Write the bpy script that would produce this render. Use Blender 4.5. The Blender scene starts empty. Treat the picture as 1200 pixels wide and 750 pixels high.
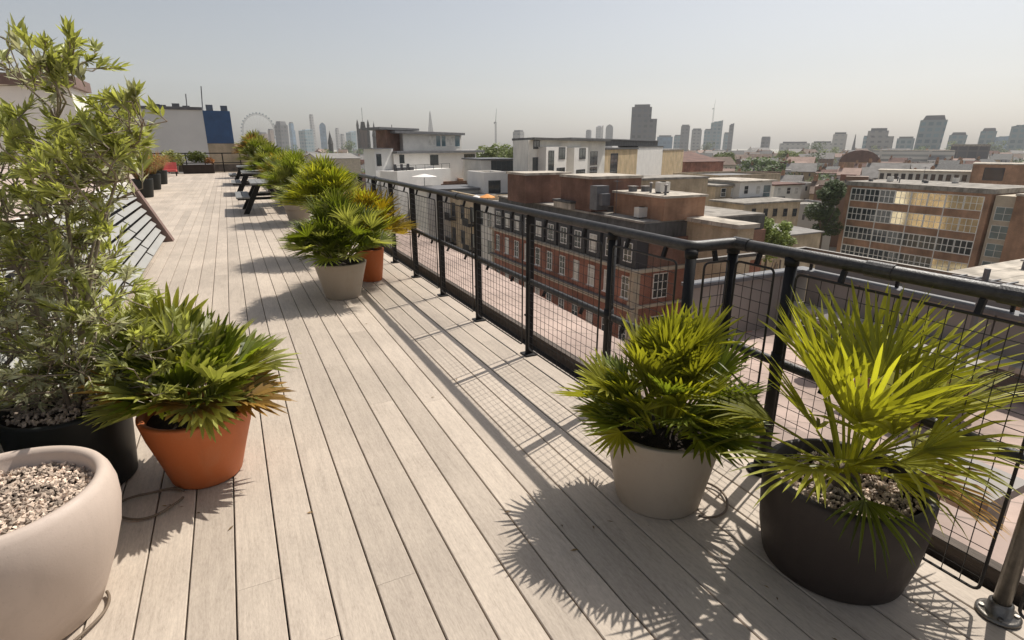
import bpy, math, random
from mathutils import Vector as V, Matrix
R = math.radians
SC = bpy.context.scene
COL = SC.collection
rnd = random.Random(7)

# ------------------------------------------------------------------ camera model (photo is 1200 x 750)
F, CX, CY, HZ, XV, H = 650.0, 600.0, 375.0, 171.0, 263.5, 1.5
PIT = math.atan((CY - HZ) / F)
YAW = math.atan((CX - XV) / math.hypot(F, CY - HZ))
FW = V((math.sin(YAW) * math.cos(PIT), math.cos(YAW) * math.cos(PIT), -math.sin(PIT)))
RT = V((math.cos(YAW), -math.sin(YAW), 0))
UP = RT.cross(FW)
CAM = V((0, 0, H))
HD = V((math.sin(YAW), math.cos(YAW), 0))
SUN = V((.735, .28, 1.06)).normalized()

def ray(x, y): return FW + RT * ((x - CX) / F) - UP * ((y - CY) / F)
def G(x, y, z=0): d = ray(x, y); return CAM + d * ((z - H) / d.z)
def atX(x, y, X): d = ray(x, y); return CAM + d * (X / d.x)
def atY(x, y, Y): d = ray(x, y); return CAM + d * (Y / d.y)
def pl(x, y, D): d = ray(x, y); return CAM + d * (D / d.dot(HD))

# ------------------------------------------------------------------ mesh builder
class MB:
    def __init__(s): s.v = []; s.f = []; s.t = []; s.tone = None
    def add(s, vs, fs, tone=0.5):
        n = len(s.v); s.v.extend([tuple(p) for p in vs])
        for f in fs: s.f.append(tuple(i + n for i in f)); s.t.append(tone)
    def box(s, x0, y0, z0, x1, y1, z1, tone=.5, M=None):
        vs = [V(p) for p in ((x0,y0,z0),(x1,y0,z0),(x1,y1,z0),(x0,y1,z0),(x0,y0,z1),(x1,y0,z1),(x1,y1,z1),(x0,y1,z1))]
        if M: vs = [M @ p for p in vs]
        s.add(vs, [(3,2,1,0),(4,5,6,7),(0,1,5,4),(1,2,6,5),(2,3,7,6),(3,0,4,7)], tone)
    def prism(s, poly, lo, hi, axis='y', tone=.5):
        """poly: 2-D outline; extruded along axis from lo to hi (x: poly=(y,z), y: (x,z), z: (x,y))"""
        n = len(poly)
        def P(p, t):
            return {'x': (t, p[0], p[1]), 'y': (p[0], t, p[1]), 'z': (p[0], p[1], t)}[axis]
        vs = [P(p, lo) for p in poly] + [P(p, hi) for p in poly]
        fs = [tuple(range(n)), tuple(range(2*n-1, n-1, -1))] + [(i, i+n, (i+1) % n + n, (i+1) % n) for i in range(n)]
        s.add(vs, fs, tone)
    def tube(s, pts, r, seg=8, tone=.5, caps=True):
        pts = [V(p) for p in pts]; n = len(pts)
        rr = r if isinstance(r, (list, tuple)) else [r] * n
        vs = []; ref = None
        for i, p in enumerate(pts):
            t = (pts[min(i+1, n-1)] - pts[max(i-1, 0)])
            if t.length < 1e-9: t = V((0,0,1))
            t.normalize()
            if ref is None:
                ref = V((0,0,1)) if abs(t.z) < .9 else V((1,0,0))
            a = (ref - t * ref.dot(t))
            if a.length < 1e-6: a = t.orthogonal()
            a.normalize(); b = t.cross(a); ref = a
            for k in range(seg):
                an = 2 * math.pi * k / seg
                vs.append(p + (a * math.cos(an) + b * math.sin(an)) * rr[i])
        fs = []
        for i in range(n-1):
            for k in range(seg):
                fs.append((i*seg+k, i*seg+(k+1) % seg, (i+1)*seg+(k+1) % seg, (i+1)*seg+k))
        if caps: fs += [tuple(range(seg-1, -1, -1)), tuple(range((n-1)*seg, n*seg))]
        s.add(vs, fs, tone)
    def lathe(s, prof, seg=40, c=(0,0,0), tone=.5):
        vs = []; fs = []; n = len(prof)
        for r, z in prof:
            for k in range(seg):
                a = 2*math.pi*k/seg
                vs.append((c[0]+r*math.cos(a), c[1]+r*math.sin(a), c[2]+z))
        for i in range(n-1):
            for k in range(seg):
                fs.append((i*seg+k, i*seg+(k+1) % seg, (i+1)*seg+(k+1) % seg, (i+1)*seg+k))
        fs.append(tuple(range(seg-1, -1, -1)))
        s.add(vs, fs, tone)
    def build(s, name, mat, parent=None, smooth=False):
        me = bpy.data.meshes.new(name)
        me.from_pydata(s.v, [], s.f)
        at = me.attributes.new('tone', 'FLOAT', 'FACE')
        at.data.foreach_set('value', s.t)
        me.materials.append(mat)
        if smooth:
            me.polygons.foreach_set('use_smooth', [True]*len(me.polygons))
        me.update()
        o = bpy.data.objects.new(name, me); COL.objects.link(o)
        if parent: o.parent = parent
        return o

def tag(o, label=None, cat=None, group=None, kind=None):
    if label: o['label'] = label
    if cat: o['category'] = cat
    if group: o['group'] = group
    if kind: o['kind'] = kind
    return o
def thing(name, label, cat, loc=(0,0,0), group=None, rz=0):
    o = bpy.data.objects.new(name, None); COL.objects.link(o)
    o.location = loc; o.rotation_euler = (0, 0, rz); o.empty_display_size = .2
    return tag(o, label, cat, group)
def copy_tree(o, parent=None):
    c = o.copy(); COL.objects.link(c)
    if parent: c.parent = parent
    for ch in o.children: copy_tree(ch, c)
    return c

# ------------------------------------------------------------------ materials
def base(name):
    m = bpy.data.materials.new(name); m.use_nodes = True
    nt = m.node_tree; b = nt.nodes['Principled BSDF']
    return m, nt, b, nt.nodes.new, nt.links.new
def mat(name, col, rough=.8, var=.25, scale=3.0, bump=0.0, metal=0.0, spec=.3, stretch=(1,1,1), col2=None, toned=0.0, bscale=None):
    m, nt, b, N, L = base(name)
    tc = N('ShaderNodeTexCoord'); mp = N('ShaderNodeMapping'); mp.inputs['Scale'].default_value = stretch
    L(tc.outputs['Object'], mp.inputs['Vector'])
    nz = N('ShaderNodeTexNoise'); nz.inputs['Scale'].default_value = scale; nz.inputs['Detail'].default_value = 6; nz.inputs['Roughness'].default_value = .65
    L(mp.outputs[0], nz.inputs['Vector'])
    cr = N('ShaderNodeValToRGB')
    c2 = col2 or tuple(c * (1 + var) for c in col)
    c1 = col if col2 else tuple(c * (1 - var) for c in col)
    cr.color_ramp.elements[0].position = .3; cr.color_ramp.elements[1].position = .7
    cr.color_ramp.elements[0].color = (*c1, 1); cr.color_ramp.elements[1].color = (*c2, 1)
    L(nz.outputs['Fac'], cr.inputs['Fac'])
    out = cr.outputs['Color']
    if toned:
        at = N('ShaderNodeAttribute'); at.attribute_name = 'tone'
        ml = N('ShaderNodeMath'); ml.operation = 'MULTIPLY_ADD'; ml.inputs[1].default_value = 2*toned; ml.inputs[2].default_value = 1 - toned
        L(at.outputs['Fac'], ml.inputs[0])
        mx = N('ShaderNodeVectorMath'); mx.operation = 'SCALE'
        L(out, mx.inputs[0]); L(ml.outputs[0], mx.inputs['Scale']); out = mx.outputs[0]
    L(out, b.inputs['Base Color'])
    b.inputs['Roughness'].default_value = rough; b.inputs['Metallic'].default_value = metal
    b.inputs['Specular IOR Level'].default_value = spec
    if bump:
        bp = N('ShaderNodeBump'); bp.inputs['Strength'].default_value = bump; bp.inputs['Distance'].default_value = .02
        n2 = N('ShaderNodeTexNoise'); n2.inputs['Scale'].default_value = bscale or scale*6; n2.inputs['Detail'].default_value = 8
        L(mp.outputs[0], n2.inputs['Vector'])
        L(n2.outputs['Fac'], bp.inputs['Height']); L(bp.outputs[0], b.inputs['Normal'])
    return m
def potmat(name, col, rough, stain, dark=.72, spec=.3):
    m, nt, b, N, L = base(name)
    tc = N('ShaderNodeTexCoord')
    def nz(scale, st, det=6, dist=0):
        mp = N('ShaderNodeMapping'); mp.inputs['Scale'].default_value = st; L(tc.outputs['Object'], mp.inputs[0])
        n = N('ShaderNodeTexNoise'); n.inputs['Scale'].default_value = scale; n.inputs['Detail'].default_value = det; n.inputs['Roughness'].default_value = .7; n.inputs['Distortion'].default_value = dist
        L(mp.outputs[0], n.inputs[0]); return n.outputs['Fac']
    streak = nz(9, (1,1,.10), 5, .5); blot = nz(5, (1,1,1), 8, .8); spk = nz(140, (1,1,1), 3)
    def rng_(src, a, c, lo, hi):
        r = N('ShaderNodeMapRange'); r.inputs[1].default_value = a; r.inputs[2].default_value = c; r.inputs[3].default_value = lo; r.inputs[4].default_value = hi; L(src, r.inputs[0]); return r.outputs[0]
    f1 = rng_(streak, .52, .72, 0, .35); f2 = rng_(blot, .50, .74, 0, .6); f3 = rng_(spk, .62, .72, 0, .35)
    mx = N('ShaderNodeMix'); mx.data_type = 'RGBA'; mx.inputs['A'].default_value = (*col, 1); mx.inputs['B'].default_value = (*[c*dark for c in col], 1); L(f1, mx.inputs['Factor'])
    m2 = N('ShaderNodeMix'); m2.data_type = 'RGBA'; L(mx.outputs['Result'], m2.inputs['A']); m2.inputs['B'].default_value = (*stain, 1); L(f2, m2.inputs['Factor'])
    m3 = N('ShaderNodeMix'); m3.data_type = 'RGBA'; L(m2.outputs['Result'], m3.inputs['A']); m3.inputs['B'].default_value = (*[c*.55 for c in col], 1); L(f3, m3.inputs['Factor'])
    L(m3.outputs['Result'], b.inputs['Base Color'])
    L(rng_(blot, .3, .7, rough-.1, min(1, rough+.2)), b.inputs['Roughness']); b.inputs['Specular IOR Level'].default_value = spec
    bp = N('ShaderNodeBump'); bp.inputs['Strength'].default_value = .12; bp.inputs['Distance'].default_value = .004; L(spk, bp.inputs['Height']); L(bp.outputs[0], b.inputs['Normal'])
    return m
def brick(name, c1, c2, mortar, w=.225, h=.075, ms=.012, rough=.9, dirt=.35):
    m, nt, b, N, L = base(name)
    tc = N('ShaderNodeTexCoord'); sp = N('ShaderNodeSeparateXYZ'); L(tc.outputs['Object'], sp.inputs[0])
    ad = N('ShaderNodeMath'); ad.operation = 'ADD'; L(sp.outputs[0], ad.inputs[0]); L(sp.outputs[1], ad.inputs[1])
    cb = N('ShaderNodeCombineXYZ'); L(ad.outputs[0], cb.inputs[0]); L(sp.outputs[2], cb.inputs[1])
    bt = N('ShaderNodeTexBrick'); L(cb.outputs[0], bt.inputs['Vector'])
    bt.inputs['Color1'].default_value = (*c1, 1); bt.inputs['Color2'].default_value = (*c2, 1); bt.inputs['Mortar'].default_value = (*mortar, 1)
    bt.inputs['Scale'].default_value = 1; bt.inputs['Mortar Size'].default_value = ms
    bt.inputs['Brick Width'].default_value = w; bt.inputs['Row Height'].default_value = h
    nz = N('ShaderNodeTexNoise'); nz.inputs['Scale'].default_value = .5; nz.inputs['Detail'].default_value = 8; L(tc.outputs['Object'], nz.inputs['Vector'])
    mr = N('ShaderNodeMapRange'); mr.inputs[1].default_value = .3; mr.inputs[2].default_value = .7; mr.inputs[3].default_value = 1 - dirt; mr.inputs[4].default_value = 1 + dirt
    L(nz.outputs['Fac'], mr.inputs[0])
    mp = N('ShaderNodeMapping'); mp.inputs['Scale'].default_value = (1, 1, .09); L(tc.outputs['Object'], mp.inputs[0])
    n2 = N('ShaderNodeTexNoise'); n2.inputs['Scale'].default_value = 1.6; n2.inputs['Detail'].default_value = 7; n2.inputs['Roughness'].default_value = .7; L(mp.outputs[0], n2.inputs[0])
    m2 = N('ShaderNodeMapRange'); m2.inputs[1].default_value = .42; m2.inputs[2].default_value = .68; m2.inputs[3].default_value = 1.05; m2.inputs[4].default_value = .80; L(n2.outputs['Fac'], m2.inputs[0])
    mm_ = N('ShaderNodeMath'); mm_.operation = 'MULTIPLY'; L(mr.outputs[0], mm_.inputs[0]); L(m2.outputs[0], mm_.inputs[1])
    sc = N('ShaderNodeVectorMath'); sc.operation = 'SCALE'; L(bt.outputs['Color'], sc.inputs[0]); L(mm_.outputs[0], sc.inputs['Scale'])
    L(sc.outputs[0], b.inputs['Base Color']); b.inputs['Roughness'].default_value = rough; b.inputs['Specular IOR Level'].default_value = .2
    return m
def feltmat(name, col):
    m, nt, b, N, L = base(name)
    tc = N('ShaderNodeTexCoord')
    bt = N('ShaderNodeTexBrick'); L(tc.outputs['Object'], bt.inputs['Vector']); bt.inputs['Scale'].default_value = 1
    bt.inputs['Brick Width'].default_value = 5.0; bt.inputs['Row Height'].default_value = 1.0; bt.inputs['Mortar Size'].default_value = .035
    bt.inputs['Color1'].default_value = (*col, 1); bt.inputs['Color2'].default_value = (*[c*.86 for c in col], 1); bt.inputs['Mortar'].default_value = (*[c*.62 for c in col], 1)
    nz = N('ShaderNodeTexNoise'); nz.inputs['Scale'].default_value = .7; nz.inputs['Detail'].default_value = 8; nz.inputs['Distortion'].default_value = 1.2; L(tc.outputs['Object'], nz.inputs[0])
    mr = N('ShaderNodeMapRange'); mr.inputs[1].default_value = .36; mr.inputs[2].default_value = .62; mr.inputs[3].default_value = .62; mr.inputs[4].default_value = 1.1; L(nz.outputs['Fac'], mr.inputs[0])
    sc = N('ShaderNodeVectorMath'); sc.operation = 'SCALE'; L(bt.outputs['Color'], sc.inputs[0]); L(mr.outputs[0], sc.inputs['Scale'])
    L(sc.outputs[0], b.inputs['Base Color']); b.inputs['Roughness'].default_value = .95; b.inputs['Specular IOR Level'].default_value = .2
    return m
def facade(name, wall, glass, w=4.0, h=3.5, ms=1.0, rough=.5, off=0.0):
    """far facade: grid of glazing between wall bands"""
    m, nt, b, N, L = base(name)
    tc = N('ShaderNodeTexCoord'); sp = N('ShaderNodeSeparateXYZ'); L(tc.outputs['Object'], sp.inputs[0])
    ad = N('ShaderNodeMath'); ad.operation = 'ADD'; L(sp.outputs[0], ad.inputs[0]); L(sp.outputs[1], ad.inputs[1])
    cb = N('ShaderNodeCombineXYZ'); L(ad.outputs[0], cb.inputs[0]); L(sp.outputs[2], cb.inputs[1])
    bt = N('ShaderNodeTexBrick'); bt.offset = off; L(cb.outputs[0], bt.inputs['Vector'])
    g2 = tuple(c*1.8+.02 for c in glass)
    bt.inputs['Color1'].default_value = (*glass, 1); bt.inputs['Color2'].default_value = (*g2, 1); bt.inputs['Mortar'].default_value = (*wall, 1)
    bt.inputs['Scale'].default_value = 1; bt.inputs['Mortar Size'].default_value = ms; bt.inputs['Mortar Smooth'].default_value = 0
    bt.inputs['Brick Width'].default_value = w; bt.inputs['Row Height'].default_value = h
    L(bt.outputs['Color'], b.inputs['Base Color']); b.inputs['Roughness'].default_value = rough
    return m
def leafmat(name, col, var=.35, scale=3, trans=.45, rough=.45, tcol=None, rand=.3, spec=.4):
    m, nt, b, N, L = base(name)
    tc = N('ShaderNodeTexCoord'); nz = N('ShaderNodeTexNoise'); nz.inputs['Scale'].default_value = scale; nz.inputs['Detail'].default_value = 4
    L(tc.outputs['Object'], nz.inputs['Vector'])
    cr = N('ShaderNodeValToRGB'); cr.color_ramp.elements[0].position = .3; cr.color_ramp.elements[1].position = .7
    cr.color_ramp.elements[0].color = (*[c*(1-var) for c in col], 1); cr.color_ramp.elements[1].color = (*[c*(1+var) for c in col], 1)
    L(nz.outputs['Fac'], cr.inputs['Fac'])
    at = N('ShaderNodeAttribute'); at.attribute_name = 'tone'
    ml = N('ShaderNodeMath'); ml.operation = 'MULTIPLY_ADD'; ml.inputs[1].default_value = 1.1; ml.inputs[2].default_value = .45
    L(at.outputs['Fac'], ml.inputs[0])
    oi = N('ShaderNodeObjectInfo'); m2 = N('ShaderNodeMath'); m2.operation = 'MULTIPLY_ADD'; m2.inputs[1].default_value = 2*rand; m2.inputs[2].default_value = 1-rand
    L(oi.outputs['Random'], m2.inputs[0])
    m3 = N('ShaderNodeMath'); m3.operation = 'MULTIPLY'; L(ml.outputs[0], m3.inputs[0]); L(m2.outputs[0], m3.inputs[1])
    sc = N('ShaderNodeVectorMath'); sc.operation = 'SCALE'; L(cr.outputs['Color'], sc.inputs[0]); L(m3.outputs[0], sc.inputs['Scale'])
    L(sc.outputs[0], b.inputs['Base Color']); b.inputs['Roughness'].default_value = rough; b.inputs['Specular IOR Level'].default_value = spec
    tr = N('ShaderNodeBsdfTranslucent')
    tk = N('ShaderNodeVectorMath'); tk.operation = 'MULTIPLY'; L(sc.outputs[0], tk.inputs[0]); tk.inputs[1].default_value = tcol or (1.5, 1.5, .8)
    L(tk.outputs[0], tr.inputs['Color'])
    mx = N('ShaderNodeMixShader'); mx.inputs[0].default_value = trans
    L(b.outputs[0], mx.inputs[1]); L(tr.outputs[0], mx.inputs[2])
    L(mx.outputs[0], nt.nodes['Material Output'].inputs['Surface'])
    return m
def deckmat():
    m, nt, b, N, L = base('limed_oak_boards')
    tc = N('ShaderNodeTexCoord'); at = N('ShaderNodeAttribute'); at.attribute_name = 'tone'
    # every board gets its own offset in the grain
    sp = N('ShaderNodeSeparateXYZ'); L(tc.outputs['Object'], sp.inputs[0])
    o1 = N('ShaderNodeMath'); o1.operation = 'MULTIPLY_ADD'; o1.inputs[1].default_value = 37.0; L(at.outputs['Fac'], o1.inputs[0]); L(sp.outputs[1], o1.inputs[2])
    cb = N('ShaderNodeCombineXYZ'); L(sp.outputs[0], cb.inputs[0]); L(o1.outputs[0], cb.inputs[1]); L(sp.outputs[2], cb.inputs[2])
    def noise(sx, sy, sc, det, dist=0):
        mp = N('ShaderNodeMapping'); mp.inputs['Scale'].default_value = (sx, sy, 1); L(cb.outputs[0], mp.inputs[0])
        nz = N('ShaderNodeTexNoise'); nz.inputs['Scale'].default_value = sc; nz.inputs['Detail'].default_value = det; nz.inputs['Distortion'].default_value = dist; nz.inputs['Roughness'].default_value = .7
        L(mp.outputs[0], nz.inputs[0]); return nz.outputs['Fac']
    grain = noise(1, .06, 70, 6, .4); fig = noise(1, .22, 14, 4, 1.6); blot = noise(1, .6, 2.2, 5); speck = noise(1, .25, 150, 3)
    def mixf(a, fa, c, fc):
        x = N('ShaderNodeMath'); x.operation = 'MULTIPLY'; x.inputs[1].default_value = fa; L(a, x.inputs[0])
        y = N('ShaderNodeMath'); y.operation = 'MULTIPLY_ADD'; y.inputs[1].default_value = fc; L(c, y.inputs[0]); L(x.outputs[0], y.inputs[2]); return y.outputs[0]
    h = mixf(mixf(grain, .32, fig, .24), 1.0, speck, .34); h2 = mixf(h, 1.0, blot, .16)
    cr = N('ShaderNodeValToRGB'); e = cr.color_ramp.elements
    e[0].position = .34; e[0].color = (.30, .245, .195, 1); e[1].position = .66; e[1].color = (.575, .49, .40, 1)
    k = cr.color_ramp.elements.new(.5); k.color = (.45, .38, .312, 1)
    L(h2, cr.inputs[0])
    ml = N('ShaderNodeMath'); ml.operation = 'MULTIPLY_ADD'; ml.inputs[1].default_value = .20; ml.inputs[2].default_value = .90; L(at.outputs['Fac'], ml.inputs[0])
    sc = N('ShaderNodeVectorMath'); sc.operation = 'SCALE'; L(cr.outputs[0], sc.inputs[0]); L(ml.outputs[0], sc.inputs['Scale'])
    # faint weathering stains
    st = N('ShaderNodeTexNoise'); st.inputs['Scale'].default_value = 1.1; st.inputs['Detail'].default_value = 7; L(tc.outputs['Object'], st.inputs[0])
    mr = N('ShaderNodeMapRange'); mr.inputs[1].default_value = .38; mr.inputs[2].default_value = .62; mr.inputs[3].default_value = .88; mr.inputs[4].default_value = 1.05; L(st.outputs['Fac'], mr.inputs[0])
    s2 = N('ShaderNodeVectorMath'); s2.operation = 'SCALE'; L(sc.outputs[0], s2.inputs[0]); L(mr.outputs[0], s2.inputs['Scale'])
    L(s2.outputs[0], b.inputs['Base Color']); b.inputs['Roughness'].default_value = .62; b.inputs['Specular IOR Level'].default_value = .3
    bp = N('ShaderNodeBump'); bp.inputs['Strength'].default_value = .35; bp.inputs['Distance'].default_value = .004; L(h, bp.inputs['Height']); L(bp.outputs[0], b.inputs['Normal'])
    return m
def glassmat(name, col=(.03,.04,.045), rough=.06, spec=.9):
    m, nt, b, N, L = base(name)
    tc = N('ShaderNodeTexCoord'); nz = N('ShaderNodeTexNoise'); nz.inputs['Scale'].default_value = .6; L(tc.outputs['Object'], nz.inputs[0])
    cr = N('ShaderNodeValToRGB'); cr.color_ramp.elements[0].color = (*[c*.5 for c in col], 1); cr.color_ramp.elements[1].color = (*[c*1.7 for c in col], 1); L(nz.outputs['Fac'], cr.inputs[0])
    L(cr.outputs[0], b.inputs['Base Color']); b.inputs['Roughness'].default_value = rough; b.inputs['Specular IOR Level'].default_value = spec
    return m

M = {}
M['deck'] = deckmat()
M['black'] = mat('black_powder_coat', (.014,.013,.013), .55, .2, 20, spec=.25)
M['rail'] = mat('worn_black_steel_tube', (.036,.033,.031), .46, .5, 30, .15, spec=.5)
M['steel'] = mat('galvanised_steel', (.20,.185,.165), .42, .25, 25, .1, metal=.85)
M['wire'] = mat('black_wire', (.022,.02,.019), .45, .2, 10, spec=.4)
M['terra'] = potmat('terracotta_glaze', (.52,.145,.045), .5, (.50,.21,.10))
M['taupe'] = potmat('taupe_fibrestone', (.40,.335,.265), .55, (.35,.28,.21), .75)
M['mauve'] = potmat('mauve_taupe_stone', (.53,.435,.37), .5, (.46,.375,.315), .82)
M['grape'] = potmat('dark_fibreclay', (.040,.031,.027), .5, (.075,.06,.05), .6)
M['blackpot'] = mat('black_plastic', (.014,.016,.015), .5, .2, 5)
M['soil'] = mat('soil', (.035,.025,.018), .95, .5, 30, .8)
M['pebble'] = mat('pebble', (.50,.40,.32), .8, .5, 15, toned=.6)
M['hose'] = mat('brown_drip_hose', (.16,.12,.085), .6, .2, 9)
M['bark'] = mat('bark', (.15,.115,.085), .9, .35, 20, .5)
M['twig'] = mat('pale_twig', (.27,.22,.17), .9, .3, 20)
M['palmA'] = leafmat('palm_leaf_bright', (.27,.275,.036), .3, 4, .45, tcol=(1.45,1.4,.5))
M['palmB'] = leafmat('palm_leaf_green', (.135,.165,.022), .35, 4, .42, tcol=(1.5,1.5,.6))
M['palmO'] = leafmat('palm_leaf_olive', (.27,.28,.075), .35, 4, .38)
M['palmD'] = leafmat('palm_leaf_dry', (.36,.21,.05), .3, 6, .25, tcol=(1.2,1.1,.7))
M['palmY'] = leafmat('palm_leaf_yellow', (.30,.22,.02), .3, 5, .4, tcol=(1.4,1.3,.5))
M['olean'] = leafmat('oleander_leaf', (.44,.46,.165), .35, 2.5, .4, .4, spec=.5, tcol=(1.5,1.5,.7))
M['olean2'] = leafmat('oleander_inner_leaf', (.54,.54,.36), .3, 2.5, .3, .5, tcol=(1.2,1.2,.9))
M['grassO'] = leafmat('rust_grass', (.36,.17,.06), .35, 5, .3, tcol=(1.2,1.1,.8))
M['tree'] = leafmat('tree_leaf', (.17,.21,.05), .45, .35, .25, .7)
M['tree2'] = leafmat('tree_leaf_dark', (.09,.13,.038), .45, .35, .2, .7)
M['white'] = mat('white_render', (.82,.79,.74), .85, .08, .5)
M['offwhite'] = mat('weathered_white_render', (.70,.67,.61), .9, .15, .4)
M['greyren'] = mat('pale_grey_render', (.74,.725,.69), .85, .08, .3)
M['ochre'] = brick('ochre_brick', (.62,.45,.24), (.55,.39,.19), (.55,.47,.36), dirt=.2)
M['stock'] = brick('stock_brick', (.50,.385,.25), (.43,.33,.20), (.46,.40,.32), dirt=.3)
M['redbrick'] = brick('red_brick', (.33,.105,.064), (.25,.08,.05), (.32,.23,.18), dirt=.4)
M['brown'] = brick('brown_brick', (.40,.205,.115), (.32,.16,.09), (.36,.27,.20), dirt=.35)
M['dbrown'] = brick('dark_brown_brick', (.215,.098,.066), (.165,.075,.052), (.22,.165,.13), dirt=.4)
M['slate'] = mat('slate', (.10,.098,.094), .75, .45, 1.6, .3, stretch=(1,1,.35))
M['lead'] = mat('lead_flashing', (.15,.15,.155), .5, .25, 1.5)
M['felt'] = feltmat('pale_roof_felt', (.56,.50,.42))
M['felt2'] = feltmat('grey_roof_felt', (.36,.33,.29))
M['pavers'] = brick('pink_roof_pavers', (.43,.33,.28), (.37,.285,.245), (.25,.20,.17), .5, .5, .012)
M['stone'] = mat('cream_stone', (.50,.43,.33), .85, .2, 1.2)
M['frame'] = mat('white_window_paint', (.78,.76,.72), .6, .06, 2)
M['frame2'] = M['frame']
M['dframe'] = mat('dark_window_paint', (.05,.05,.055), .5, .1, 2)
M['glass'] = glassmat('window_glass')
M['reflection_glass'] = mat('gold_reflection_tint_glass', (.92,.80,.56), .10, .25, .7, metal=.8, spec=.9, bump=.06, bscale=1.5)  # gold tint and metallic value put in to strengthen the sunlit-wall reflection
M['curtain'] = mat('window_with_net_curtain', (.55,.53,.48), .3, .35, 1.3, spec=.8)
M['tealglass'] = glassmat('teal_glass', (.10,.16,.18), .12)
M['blueglass'] = mat('blue_cladding', (.035,.095,.22), .35, .25, .6, spec=.6)
M['clad'] = mat('grey_metal_cladding', (.27,.245,.222), .6, .15, .7, metal=0, stretch=(1,1,.15))
M['brownmetal'] = mat('brown_metal_trim', (.19,.125,.105), .55, .2, 3)
M['mauveroof'] = mat('mauve_roof_membrane', (.42,.335,.30), .85, .12, 1.2)
M['louvre'] = mat('frosted_louvre_blade', (.31,.305,.285), .55, .12, 1, spec=.6)
M['asphalt'] = mat('asphalt', (.05,.05,.052), .9, .3, .8)
M['ground'] = mat('city_ground', (.34,.31,.27), .95, .5, .02, col2=(.18,.18,.13))
M['redtile'] = mat('red_roof_tile', (.135,.072,.056), .85, .35, .4)
M['browntile'] = mat('brown_roof_tile', (.15,.105,.08), .85, .35, .4)
M['greytile'] = mat('grey_roof_tile', (.23,.215,.20), .85, .3, .4)
M['pinktile'] = mat('pinkish_roof_tile', (.36,.25,.205), .85, .25, .4)
M['red'] = mat('red_fabric', (.55,.11,.10), .8, .2, 4)
M['orange'] = mat('orange_canvas', (.75,.33,.10), .8, .1, 4)
M['canvas'] = mat('white_canvas', (.78,.74,.70), .8, .06, 4)
M['tabletop'] = mat('grey_table_top', (.20,.20,.195), .6, .15, 4, stretch=(4,1,1))
M['white2'] = mat('white_gutter_paint', (.72,.70,.66), .5, .08, 3)

# ------------------------------------------------------------------ world, sun, camera
w = bpy.data.worlds.new('World'); SC.world = w; w.use_nodes = True
nt = w.node_tree; sk = nt.nodes.new('ShaderNodeTexSky'); sk.sky_type = 'NISHITA'; sk.sun_disc = False
sk.sun_elevation = math.asin(SUN.z); sk.sun_rotation = math.atan2(SUN.x, SUN.y)
sk.air_density = 1.0; sk.dust_density = 2.6; sk.ozone_density = 1.0; sk.altitude = 0
bg = nt.nodes['Background']; hs = nt.nodes.new('ShaderNodeHueSaturation'); hs.inputs['Saturation'].default_value = .55; nt.links.new(sk.outputs[0], hs.inputs['Color']); nt.links.new(hs.outputs[0], bg.inputs[0]); bg.inputs[1].default_value = .079
sl = bpy.data.lights.new('sun', 'SUN'); sl.energy = 4.0; sl.angle = R(.55); sl.color = (1, .945, .86)
so = bpy.data.objects.new('sun', sl); COL.objects.link(so); so.rotation_euler = SUN.to_track_quat('Z', 'Y').to_euler()
cd = bpy.data.cameras.new('camera'); cd.sensor_width = 36; cd.lens = 36*F/1200; cd.clip_start = .05; cd.clip_end = 20000
co = bpy.data.objects.new('camera', cd); COL.objects.link(co)
co.matrix_world = Matrix(((RT.x, UP.x, -FW.x, 0), (RT.y, UP.y, -FW.y, 0), (RT.z, UP.z, -FW.z, H), (0,0,0,1)))
SC.camera = co
SC.view_settings.view_transform = 'Standard'; SC.view_settings.look = 'None'; SC.view_settings.exposure = .35; SC.view_settings.gamma = 1
SC.cycles.use_denoising = True
SC.cycles.max_bounces = 8; SC.cycles.transparent_max_bounces = 8; SC.cycles.volume_bounces = 1

# ------------------------------------------------------------------ ground, street
gb = MB(); gb.box(-3200, -400, -20.6, 3200, 3300, -20)
tag(gb.build('ground', M['ground']), kind='structure')
rb = MB(); rb.box(13, -30, -19.99, 21, 140, -19.985)
tag(rb.build('road', M['asphalt']), kind='structure')
pb = MB()
for a, c in ((8.5, 13), (21, 26.4)): pb.box(a, -30, -19.98, c, 140, -19.87)
tag(pb.build('pavement', M['felt2']), kind='structure')

# ------------------------------------------------------------------ deck
PITCH, OFF, GAP = .1497, -.473, .0055
db = MB(); k0 = -60; r2 = random.Random(3)
def board(x0, x1, y0, y1):
    g = GAP/2; a, c, h = x0+g, x1-g, .003
    db.prism([(a,-.022),(c,-.022),(c,-h),(c-h,0),(a+h,0),(a,-h)], y0+.0005, y1-.0005, 'y', r2.random())
for k in range(-52, 18):
    x0 = OFF + k*PITCH; x1 = x0 + PITCH
    ya, yb = -1.2, 38.4
    if x0 < -3.2 - .01: ya = 9.0
    if x1 > 2.005: yb = 1.93
    if x1 > 2.26: continue
    y = ya - r2.random()*3.2 - .2
    while y < yb:
        e = y + 3.6
        board(x0, x1, max(y, ya), min(e, yb)); y = e
tag(db.build('deck', M['deck']), kind='structure')
sb = MB(); sb.box(-8.3, -1.2, -.2, 2.0, 38.4, -.024); sb.box(2.0, -1.2, -.2, 2.25, 1.93, -.024)
tag(sb.build('deck_base', M['black']), kind='structure')
hb = MB(); hb.box(-14, -3, -20, 3.02, 42, -.35)          # body of the building we stand on
tag(hb.build('building_body', M['brown']), kind='structure')
kb = MB(); kb.box(2.012, 1.96, -.3, 2.06, 38.4, .062); kb.box(2.262, -1.2, -.3, 2.31, 1.96, .062); kb.box(2.06, 1.96, -.3, 2.262, 2.01, .062)
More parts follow.
